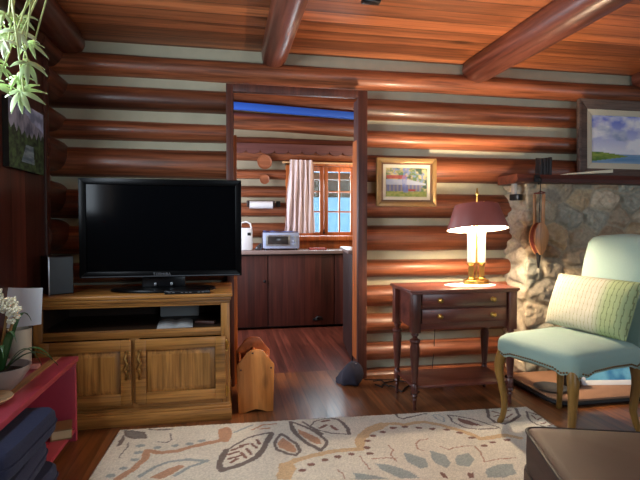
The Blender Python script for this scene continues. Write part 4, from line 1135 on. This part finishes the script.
RUG=[
('l','T',0.034,[(0.799,0.58),(0.827,0.489),(0.898,0.448),(0.971,0.42),(1.071,0.39),(1.143,0.39),(1.196,0.392),(1.197,0.345),(1.204,0.291),(1.239,0.227),(1.298,0.162),(1.363,0.12),(1.445,0.125),(1.492,0.151),(1.556,0.127),(1.612,0.129),(1.678,0.178),(1.736,0.237),(1.787,0.305),(1.811,0.367),(1.866,0.363),(1.958,0.342),(2.015,0.385)]),
('p','T',0,[(0.801,0.476),(0.86,0.466),(0.876,0.532),(0.838,0.618),(0.78,0.61)]),
('p','T',0,[(1.204,0.268),(1.296,0.168),(1.372,0.108),(1.456,0.106),(1.357,0.183),(1.293,0.222),(1.246,0.286),(1.214,0.379),(1.195,0.376)]),
('d','R',0.021,[(0.898,0.552)]),
('d','R',0.021,[(0.942,0.502)]),
('d','R',0.021,[(1.007,0.473)]),
('d','R',0.021,[(1.074,0.45)]),
('d','R',0.021,[(1.138,0.434)]),
('d','R',0.021,[(1.225,0.442)]),
('d','R',0.021,[(1.228,0.381)]),
('d','R',0.021,[(1.246,0.308)]),
('d','R',0.021,[(1.289,0.257)]),
('d','R',0.021,[(1.352,0.219)]),
('d','R',0.021,[(1.42,0.179)]),
('d','R',0.021,[(1.482,0.175)]),
('d','R',0.021,[(1.553,0.198)]),
('d','R',0.021,[(1.617,0.22)]),
('d','R',0.021,[(1.689,0.238)]),
('d','R',0.021,[(1.739,0.286)]),
('d','R',0.021,[(1.776,0.35)]),
('d','R',0.021,[(1.792,0.441)]),
('d','R',0.021,[(1.856,0.412)]),
('d','R',0.021,[(1.938,0.397)]),
('p','B',0,[(1.383,0.455),(1.419,0.48),(1.465,0.525),(1.453,0.606),(1.411,0.608),(1.374,0.54)]),
('p','B',0,[(1.227,0.537),(1.291,0.556),(1.359,0.627),(1.382,0.688),(1.299,0.676),(1.245,0.602)]),
('p','B',0,[(1.113,0.6),(1.2,0.638),(1.255,0.678),(1.109,0.657)]),
('p','B',0,[(1.516,0.454),(1.571,0.501),(1.564,0.586),(1.528,0.616),(1.497,0.576),(1.499,0.511)]),
('p','B',0,[(1.622,0.519),(1.686,0.498),(1.687,0.566),(1.636,0.623),(1.587,0.607),(1.593,0.562)]),
('p','B',0,[(1.689,0.657),(1.768,0.624),(1.835,0.625),(1.805,0.708),(1.741,0.732),(1.666,0.721)]),
('p','R',0,[(1.488,0.645),(1.507,0.665),(1.503,0.706),(1.481,0.695)]),
('p','R',0,[(1.597,0.678),(1.626,0.674),(1.608,0.721),(1.587,0.718)]),
('l','r',0.006,[(1.334,0.375),(1.346,0.419),(1.317,0.465),(1.33,0.534)]),
('l','r',0.006,[(1.177,0.455),(1.18,0.521),(1.192,0.586)]),
('l','r',0.006,[(1.553,0.33),(1.51,0.335),(1.475,0.374),(1.467,0.426),(1.488,0.45)]),
('l','r',0.006,[(1.579,0.421),(1.614,0.457),(1.665,0.433),(1.737,0.433)]),
('l','r',0.006,[(1.746,0.435),(1.746,0.517),(1.719,0.59),(1.805,0.574),(1.878,0.575)]),
('l','r',0.006,[(1.049,0.565),(1.067,0.61),(1.069,0.643)]),
('l','r',0.006,[(1.225,0.49),(1.286,0.49),(1.341,0.498)]),
('l','D',0.013,[(0.784,0.143),(0.733,0.154),(0.662,0.19),(0.6,0.259),(0.551,0.335)]),
('l','D',0.03,[(0.559,0.316),(0.537,0.41),(0.537,0.474),(0.551,0.502),(0.606,0.475),(0.663,0.438),(0.709,0.387),(0.738,0.311),(0.76,0.227),(0.778,0.16)]),
('l','R',0.017,[(0.587,0.436),(0.613,0.403)]),
('l','R',0.017,[(0.566,0.357),(0.616,0.334)]),
('l','R',0.017,[(0.587,0.315),(0.638,0.281)]),
('l','R',0.017,[(0.63,0.346),(0.649,0.398)]),
('l','R',0.017,[(0.658,0.31),(0.676,0.363)]),
('l','R',0.017,[(0.681,0.26),(0.7,0.305)]),
('l','R',0.017,[(0.624,0.273),(0.662,0.257)]),
('l','R',0.017,[(0.706,0.219),(0.72,0.266)]),
('l','R',0.017,[(0.577,0.397),(0.626,0.375)]),
('p','O',0,[(0.831,0.215),(0.808,0.267),(0.81,0.321),(0.849,0.368),(0.881,0.383),(0.889,0.343),(0.871,0.276)]),
('l','D',0.017,[(0.829,0.168),(0.8,0.222),(0.792,0.287),(0.799,0.34),(0.843,0.387),(0.883,0.408),(0.9,0.385),(0.904,0.345),(0.894,0.291),(0.865,0.231),(0.829,0.168)]),
('p','O',0,[(0.916,0.119),(0.953,0.161),(1.01,0.24),(1.02,0.309),(0.991,0.305),(0.949,0.243),(0.92,0.181)]),
('l','D',0.024,[(0.887,0.025),(0.89,0.115),(0.913,0.203),(0.944,0.287),(0.982,0.335),(1.006,0.375)]),
('l','D',0.018,[(1.006,0.375),(1.03,0.342),(1.048,0.291),(1.025,0.208),(0.974,0.115),(0.917,0.049),(0.887,0.025)]),
('l','D',0.02,[(1.174,0.217),(1.178,0.144),(1.169,0.078),(1.151,0.029),(1.11,0.002)]),
('l','D',0.01,[(1.11,0.002),(1.023,0.031),(0.988,0.092),(1.023,0.147),(1.088,0.199),(1.174,0.217)]),
('l','D',0.014,[(0.956,0.035),(0.995,0.118),(1.037,0.197)]),
('l','R',0.02,[(1.037,0.124),(1.074,0.091)]),
('l','R',0.02,[(1.098,0.107),(1.116,0.16)]),
('l','R',0.02,[(1.06,0.043),(1.094,0.034)]),
('p','R',0,[(1.807,0.102),(1.86,0.151),(1.899,0.223),(1.836,0.201),(1.8,0.156)]),
('l','D',0.011,[(1.775,0.055),(1.763,0.15),(1.793,0.233),(1.863,0.262),(1.976,0.259),(1.928,0.188),(1.867,0.111),(1.775,0.055)]),
('l','D',0.018,[(2.038,-0.004),(1.986,0.114),(1.984,0.19),(2.029,0.215),(2.099,0.172),(2.166,0.119),(2.205,0.02)]),
('l','R',0.012,[(2.048,0.036),(2.073,0.069)]),
('l','R',0.012,[(2.024,0.105),(2.07,0.098)]),
('l','R',0.012,[(2.117,0.046),(2.164,0.037)]),
('l','R',0.012,[(2.023,0.161),(2.07,0.14)]),
('l','R',0.012,[(2.081,0.142),(2.139,0.093)]),
('l','D',0.011,[(2.242,0.064),(2.189,0.171),(2.188,0.238),(2.226,0.295),(2.297,0.318),(2.273,0.25),(2.283,0.135),(2.242,0.064)]),
('l','R',0.009,[(2.237,0.122),(2.232,0.177)]),
('l','R',0.009,[(2.23,0.191),(2.268,0.168)]),
('l','R',0.009,[(2.22,0.243),(2.262,0.222)]),
('l','R',0.009,[(2.242,0.272),(2.271,0.263)]),
('l','B',0.007,[(1.685,0.042),(1.692,0.1),(1.714,0.144),(1.736,0.092),(1.722,0.04),(1.685,0.042)]),
('l','D',0.013,[(1.49,-0.022),(1.488,0.042),(1.506,0.073),(1.567,0.047),(1.66,0.017)]),
('p','G',0,[(0.027,0.01),(0.134,0.049),(0.159,0.118),(0.089,0.114),(0.049,0.079)]),
('l','D',0.01,[(0.027,0.01),(0.134,0.049),(0.159,0.118),(0.089,0.114),(0.049,0.079),(0.027,0.01)]),
('p','D',0,[(0.036,0.066),(0.028,0.111),(0.03,0.209),(0.05,0.18),(0.053,0.114)]),
('l','D',0.012,[(0.149,0.015),(0.233,0.033),(0.272,0.03)]),
('d','B',0.024,[(0.144,0.204)]),
('d','B',0.024,[(0.23,0.238)]),
('d','B',0.024,[(0.312,0.228)]),
('d','B',0.024,[(0.377,0.216)]),
('d','B',0.024,[(0.436,0.192)]),
('d','B',0.024,[(0.151,0.278)]),
('d','B',0.024,[(0.153,0.346)]),
('d','B',0.024,[(0.12,0.423)]),
('d','B',0.024,[(0.084,0.477)]),
('l','O',0.034,[(0.12,0.507),(0.165,0.438),(0.196,0.343),(0.189,0.263),(0.253,0.292),(0.334,0.284),(0.408,0.242),(0.454,0.227),(0.515,0.203),(0.548,0.185)]),
('p','O',0,[(0.506,0.073),(0.546,0.041),(0.573,0.057),(0.581,0.144),(0.564,0.221),(0.52,0.215)]),
('l','B',0.02,[(0.209,0.503),(0.255,0.425),(0.314,0.388),(0.379,0.378),(0.483,0.403),(0.409,0.447),(0.355,0.516)]),
('p','O',0,[(0.253,0.518),(0.304,0.458),(0.363,0.422),(0.383,0.443),(0.341,0.506),(0.297,0.541)]),
('l','B',0.014,[(0.59,0.115),(0.63,0.078),(0.682,0.035)]),
('l','O',0.012,[(0.682,0.098),(0.735,0.042),(0.81,0.04)]),
('l','O',0.01,[(0.713,0.09),(0.776,0.087)]),
('l','G',0.007,[(0.079,0.163),(0.087,0.217),(0.077,0.267),(0.076,0.316)]),
('l','G',0.007,[(0.266,0.087),(0.287,0.159),(0.263,0.189),(0.222,0.172)]),
]
make_rug(RUG)

# ------------------------------------------------------------------ fireplace tools and hearth things
be = empty('bellows', (2.12, 3.045, .985), 'wooden fireplace bellows hanging nozzle down on the fieldstone', 'bellows', R(14))
def pear(k=1.0):
    pts = []
    for i in range(32):
        th = 2*PI*i/32; x = .07*math.sin(th); z = .115*math.cos(th)
        if z < 0: x *= (1-.45*(-z/.105)**1.6)
        pts.append((x*k, z*k))
    return pts
def board(y0, y1, hx0, tilt=0):
    mb = MB(); mb.prism(pear(), y0, y1, 'y', .003)
    mb.prism([(hx0-.014, .08), (hx0+.014, .08), (hx0*1.3+.014, .305), (hx0*1.3, .315), (hx0*1.3-.014, .305)], y0+.001, y1-.001, 'y', .003)
    return mb.build('board', M['bellow'], be)
board(-.028, -.018, .015); board(.012, .022, -.018)
mb = MB(); mb.loft([[(x*.96, -.018, z*.96) for x, z in pear()], [(x*.86, -.003, z*.9) for x, z in pear()], [(x*.96, .012, z*.96) for x, z in pear()]]); mb.build('leather_gusset', M['leather'], be)
mb = MB(); mb.lathe([(.018, -.10), (.014, -.13), (.008, -.19), (.006, -.205)], (0, -.003, 0), 14); mb.build('nozzle', M['iron'], be)
mb = MB(); mb.tube([(-.034, -.02, .315), (-.01, -.02, .327), (.034, -.02, .32), (.032, .004, .316), (-.034, .01, .314), (-.034, -.02, .315)], .004, 6); mb.build('strap', M['leather'], be)
hk = empty('iron_hook', (2.11, 3.053, 1.40), 'black forged iron hook on the left corner of the mantel front', 'hook')
mb = MB(); mb.box(-.02, .02, -.004, .010, -.02, .03, .003); mb.build('back_plate', M['iron'], hk)
mb = MB(); mb.tube([(0, -.002, .012), (0, -.03, .01), (.0, -.045, -.008), (0, -.038, -.03), (0, -.022, -.034)], .006, 8); mb.ball((0, -.02, -.034), .009, 8); mb.build('prong', M['iron'], hk)
mb = MB(); mb.tube([(0, -.04, -.03), (.0, -.036, -.1), (-.004, -.034, -.24), (-.002, -.034, -.38), (-.004, -.03, -.44)], .0026, 6); mb.ball((-.004, -.03, -.44), .008, 8); mb.build('chain', M['iron'], hk)
cl = empty('clip_device', (1.99, 3.14, 1.373), 'small black device with pale bracket under the left mantel end', 'clip')
mb = MB(); mb.box(-.012, .012, -.02, .02, -.10, .0, .003); mb.build('bracket', plain('pale_grey_metal', rgb(176,172,166), .5), cl)
mb = MB(); mb.M = Matrix.Rotation(R(25), 4, 'Z'); mb.box(-.03, .03, -.05, .02, -.12, -.075, .006); mb.build('body', M['black'], cl)
mb = MB(); mb.lathe([(.095, 0), (.12, .012), (.125, .016), (.115, .016), (.09, .006), (.001, .005)], (1.995, 2.72, .041), 32, sx=.82, sy=.82, cap1=False)
tag(mb.build('ash_pan', M['steelgrey']), 'shallow grey metal pan on the hearth behind the chair legs', 'pan')
mb = MB(); mb.box(2.11, 2.20, 2.70, 2.82, .041, .17, .01); mb.box(2.12, 2.19, 2.695, 2.702, .06, .15, .003)
tag(mb.build('black_box', M['black']), 'black box on the hearth left of the blue canvas', 'box')
bc = empty('blue_canvas', (2.555, 2.70, .041), 'blue picture in white frame leaning against the fieldstone on the hearth', 'painting')
bc.rotation_euler = (R(-37), 0, R(-9))
def bluefn(U, V):
    return mix(np.broadcast_to(C_(50,120,168), U.shape+(3,)), np.broadcast_to(C_(110,178,206), U.shape+(3,)), (fnoise(U, V, 9, 77)-.3)*2.4)
frame_ring(-.31, .31, 0, .58, .035, 0, .025, M['white'], 'frame', bc, .004)
c = canvas('canvas', .555, .515, 60, 44, bluefn); c.parent = bc; c.location = (0, .008, .0325)
sh_ = empty('slipper', (2.20, 2.13, 0), 'dark slipper on the floor at the right edge beside the chair', 'slipper', R(100))
mb = MB(); rings = []
for i in range(11):
    t = i/10; w_ = (.036+.012*math.sin(PI*t))*(math.sin(PI*min(1, .12+t*.88))**.35+.05); h_ = .055*(1-.35*t)
    rings.append([(w_*math.cos(2*PI*k/16), -.13+.26*t, h_*.5+h_*.5*math.sin(2*PI*k/16)) for k in range(16)])
mb.loft(rings); mb.build('upper', plain('dark_felt', rgb(40,38,46), .9), sh_)
mb = MB(); mb.prism([(.05*math.cos(2*PI*k/24), .138*math.sin(2*PI*k/24)) for k in range(24)], 0, .01, 'z', .002); mb.build('sole', M['black'], sh_)
# ceiling fixture
mb = MB(); mb.box(.69, .79, 2.47, 2.52, 2.245, 2.272, .008)
tag(mb.build('ceiling_sensor', M['black']), 'small black fitting on the ceiling planks above the doorway', 'sensor')

# ------------------------------------------------------------------ kitchen
kc = empty('kitchen_cabinet', (.74, 5.0, 0), 'dark plank kitchen base cabinet under the window counter', 'cabinet')
mb = MB(); mb.box(-1.5, 1.2, .02, .395, .02, .778); mb.build('carcass', M['kdark'], kc)
for a, b in ((-1.05, -.355), (-.345, .345), (.355, 1.05)):
    mb = MB(); mb.box(a, b, 0, .022, .03, .765, .003); d = mb.build('door', M['kcab'], kc)
    if a < -1:
        mb = MB(); mb.ball((b-.03, -.014, .50), .016, 10); mb.cyl((b-.03, 0, .5), (b-.03, -.012, .5), .007); mb.build('knob', M['iron'], d)
    if a < 0 and a > -.5:
        mb = MB(); mb.box(.12, .23, -.012, 0, .075, .10, .003); mb.tube([(.15, -.008, .10), (.17, -.02, .118), (.20, -.02, .112), (.22, -.008, .10)], .008, 6); mb.ball((.155, -.018, .09), .016, 8); mb.build('latch', M['iron'], d)
mb = MB(); mb.box(-.9, 2.2, 4.965, 5.41, .7785, .815, .006)
tag(mb.build('worktop', M['counter']), 'greyish kitchen worktop running under the window', 'worktop')
kt = empty('white_appliance', (.175, 5.17, .8155), 'white boxy appliance with loop handle left of the toaster oven', 'appliance')
mb = MB(); mb.box(-.075, .065, -.09, .09, 0, .235, .018); mb.build('body', M['white'], kt)
mb = MB(); mb.tube([(-.06, 0, .23), (-.05, 0, .285), (.0, 0, .30), (.045, 0, .28), (.055, 0, .23)], .009, 8); mb.build('handle', M['white'], kt)
mb = MB(); mb.box(.01, .045, -.093, -.088, .155, .185, .003); mb.build('switch', M['black'], kt)
to = empty('toaster_oven', (.54, 5.2, .8155), 'white toaster oven with dark glass door on the kitchen worktop', 'toaster oven')
mb = MB(); mb.box(-.19, .19, -.12, .12, .015, .185, .012); mb.build('body', M['ovenbody'], to)
mb = MB(); mb.box(-.165, .09, -.128, -.119, .045, .16, .004); d = mb.build('door', M['silver'], to)
mb = MB(); mb.box(-.145, .07, -.131, -.127, .062, .140, .003); mb.build('window', M['ovenglass'], d)
mb = MB(); mb.tube([(-.15, -.128, .15), (-.14, -.146, .15), (.065, -.146, .15), (.075, -.128, .15)], .006, 8); mb.build('handle', M['silver'], d)
for z in (.06, .1, .14):
    mb = MB(); mb.cyl((.14, -.12, z), (.14, -.138, z), .015); mb.build('dial', M['silver'], to)
for sx in (-.16, .16):
    for sy in (-.1, .1):
        mb = MB(); mb.cyl((sx, sy, 0), (sx, sy, .017), .012, n=10); mb.build('foot', M['black'], to)
mb = MB()
def tw(u, v): 
    x, y = -.185+.37*u, -.10+.2*v
    return (.54+x, 5.2+y, 1.0018+.012*abs(mnoise.noise(Vector((x*12, y*12, 1))))*2+.004)
vs = mb.grid(tw, 24, 14)
mb.grid(lambda u, v: (tw(u, v)[0], tw(u, v)[1], 1.0015), 24, 14, True)
tag(mb.build('folded_cloth', M['towel']), 'blue patterned cloth laid on top of the toaster oven', 'cloth')
mb = MB(); mb.tube([(.27, 5.10, .822), (.30, 5.12, .86), (.325, 5.14, .88), (.33, 5.13, .84), (.315, 5.10, .823)], [.012, .014, .015, .014, .012], 8); mb.ball((.29, 5.11, .838), .022, 10)
tag(mb.build('scouring_cloth', M['steelgrey']), 'small grey lump between white appliance and toaster oven', 'cloth')
mb = MB(); mb.box(.84, 1.02, 5.06, 5.20, .8155, .835, .006)
tag(mb.build('red_tray', M['redcloth']), 'reddish flat board on the worktop right of the toaster oven', 'board')
# curtain and rod
mb = MB(); mb.cyl((.58, KY-.135, 1.775), (1.52, KY-.135, 1.775), .010)
for x in (.60, 1.50): mb.box(x-.01, x+.01, KY-.14, KY-.07, 1.765, 1.785)
tag(mb.build('curtain_rod', plain('pale_rod', rgb(220,180,130), .4)), 'thin pale curtain rod across the kitchen window top', 'rod')
mb = MB()
def cur(off):
    def f(u, v):
        top = 1-v
        x0_ = .59+.065*v**.7; x1_ = .935-.012*v
        if v < .04: pass
        x = x0_+(x1_-x0_)*u
        a = .011+.012*(1-v)
        y = KY-.165+a*math.sin(u*2*PI*5.5+.5*math.sin(v*4))+.008*math.sin(u*31+v*3)+off
        zb = .975+.02*u
        return (x+.006*math.sin(v*9+u*20), y, zb+(1.80-zb)*v)
    return f
A = mb.grid(cur(0), 90, 26); B = mb.grid(cur(.003), 90, 26, True)
tag(mb.build('curtain', M['curtain'], ang=70), 'pale gathered curtain on the left half of the kitchen window', 'curtain')
for (x, z, r, lb) in ((.389, 1.777, .082, 'larger round wooden plate on the kitchen logs left of the curtain'), (.388, 1.586, .054, 'smaller round wooden plate on the kitchen logs below the larger one')):
    mb = MB(); mb.M = Matrix.Translation((x, KY-.088, z)) @ Matrix.Rotation(R(90), 4, 'X')
    mb.lathe([(r*.7, 0), (r*.95, .008), (r, .014), (r*.96, .018), (r*.78, .012), (r*.74, .012), (.001, .011)], n=36, cap1=False)
    tag(mb.build('wall_plate', M['plate']), lb, 'plate', group='round wooden plates on the kitchen wall')
ph = empty('paper_towel_holder', (.345, KY-.10, 1.30), 'wall-mounted holder with white paper towel roll on the kitchen logs', 'paper towel holder')
mb = MB(); mb.M = Matrix.Rotation(R(90), 4, 'Y'); mb.lathe([(.040, -.125), (.040, .125)], (0, -.05, 0), 24); mb.build('roll', M['paper'], ph)
mb = MB(); mb.box(-.155, .155, -.005, .02, -.012, .05, .004); mb.box(-.15, -.132, -.075, 0, -.025, .045, .003); mb.box(.132, .15, -.075, 0, -.025, .045, .003); mb.build('bracket', M['kdark'], ph)
mb = MB(); mb.box(.17, .215, -.02, .02, -.02, .045, .004); mb.build('side_hook', M['iron'], ph)

# ------------------------------------------------------------------ light
def area(name, loc, rot, sx, sy, e, c):
    l = bpy.data.lights.new(name, 'AREA'); l.shape = 'RECTANGLE'; l.size = sx; l.size_y = sy; l.energy = e; l.color = c
    o = bpy.data.objects.new(name, l); COL.objects.link(o); o.location = loc; o.rotation_euler = rot; return o
def point(name, loc, e, c, r):
    l = bpy.data.lights.new(name, 'POINT'); l.energy = e; l.color = c; l.shadow_soft_size = r
    o = bpy.data.objects.new(name, l); COL.objects.link(o); o.location = loc; return o
WARM = (1.0, .78, .55)
for dy in (-.05, .05): point('lamp_light', lampxyz(0, dy, .40), 22, WARM, .022)
area('window_light_left', (-1.13, 1.775, 1.56), (R(90), 0, R(-90)), 1.0, .74, 26, (.78, .89, 1.0))
area('fill_light_front', (1.6, -1.58, 1.4), (R(90), 0, 0), 1.4, 1.1, 13, (.86, .93, 1.0))  # weak frontal fill, added for ambient light; no window known there
area('fill_light_right', (4.22, .75, 1.4), (R(90), 0, R(90)), 1.4, 1.05, 8, (.88, .94, 1.0))  # low ambient fill added on the unseen right side
area('kitchen_window_light', (1.06, 5.72, 1.36), (R(-90), 0, 0), .75, .75, 16, (.8, .92, 1.0))
area('kitchen_side_window', (-.95, 4.5, 1.35), (R(90), 0, R(-90)),   .9, .9, 34, (.84, .88, 1.0))
point('kitchen_fill', (1.75, 4.3, 1.75), 14, (1.0, .84, .72), .08)  # warm fill added to brighten the kitchen, hidden past the right jamb
point('kitchen_sink_lamp', (1.75, 5.1, 1.7), 7, (1.0, .75, .45), .04)
wd = bpy.data.worlds.new('sky'); S.world = wd; wd.use_nodes = True
bg = wd.node_tree.nodes['Background']; bg.inputs[0].default_value = (.20, .52, .82, 1); bg.inputs[1].default_value = 0.9

# ------------------------------------------------------------------ camera
cam = bpy.data.cameras.new('camera'); co = bpy.data.objects.new('camera', cam); COL.objects.link(co)
cam.sensor_width = 36; cam.lens = 485/640*36; cam.clip_start = .02
co.location = (0, 0, 1.08); co.rotation_euler = (R(90)-math.atan(15/485), 0, R(-10.6))
S.camera = co
S.view_settings.view_transform = 'Standard'; S.view_settings.look = 'None'; S.view_settings.exposure = 0.75; S.view_settings.gamma = 1
S.view_settings.use_curve_mapping = False
S.cycles.use_denoising = True
S.cycles.max_bounces = 8
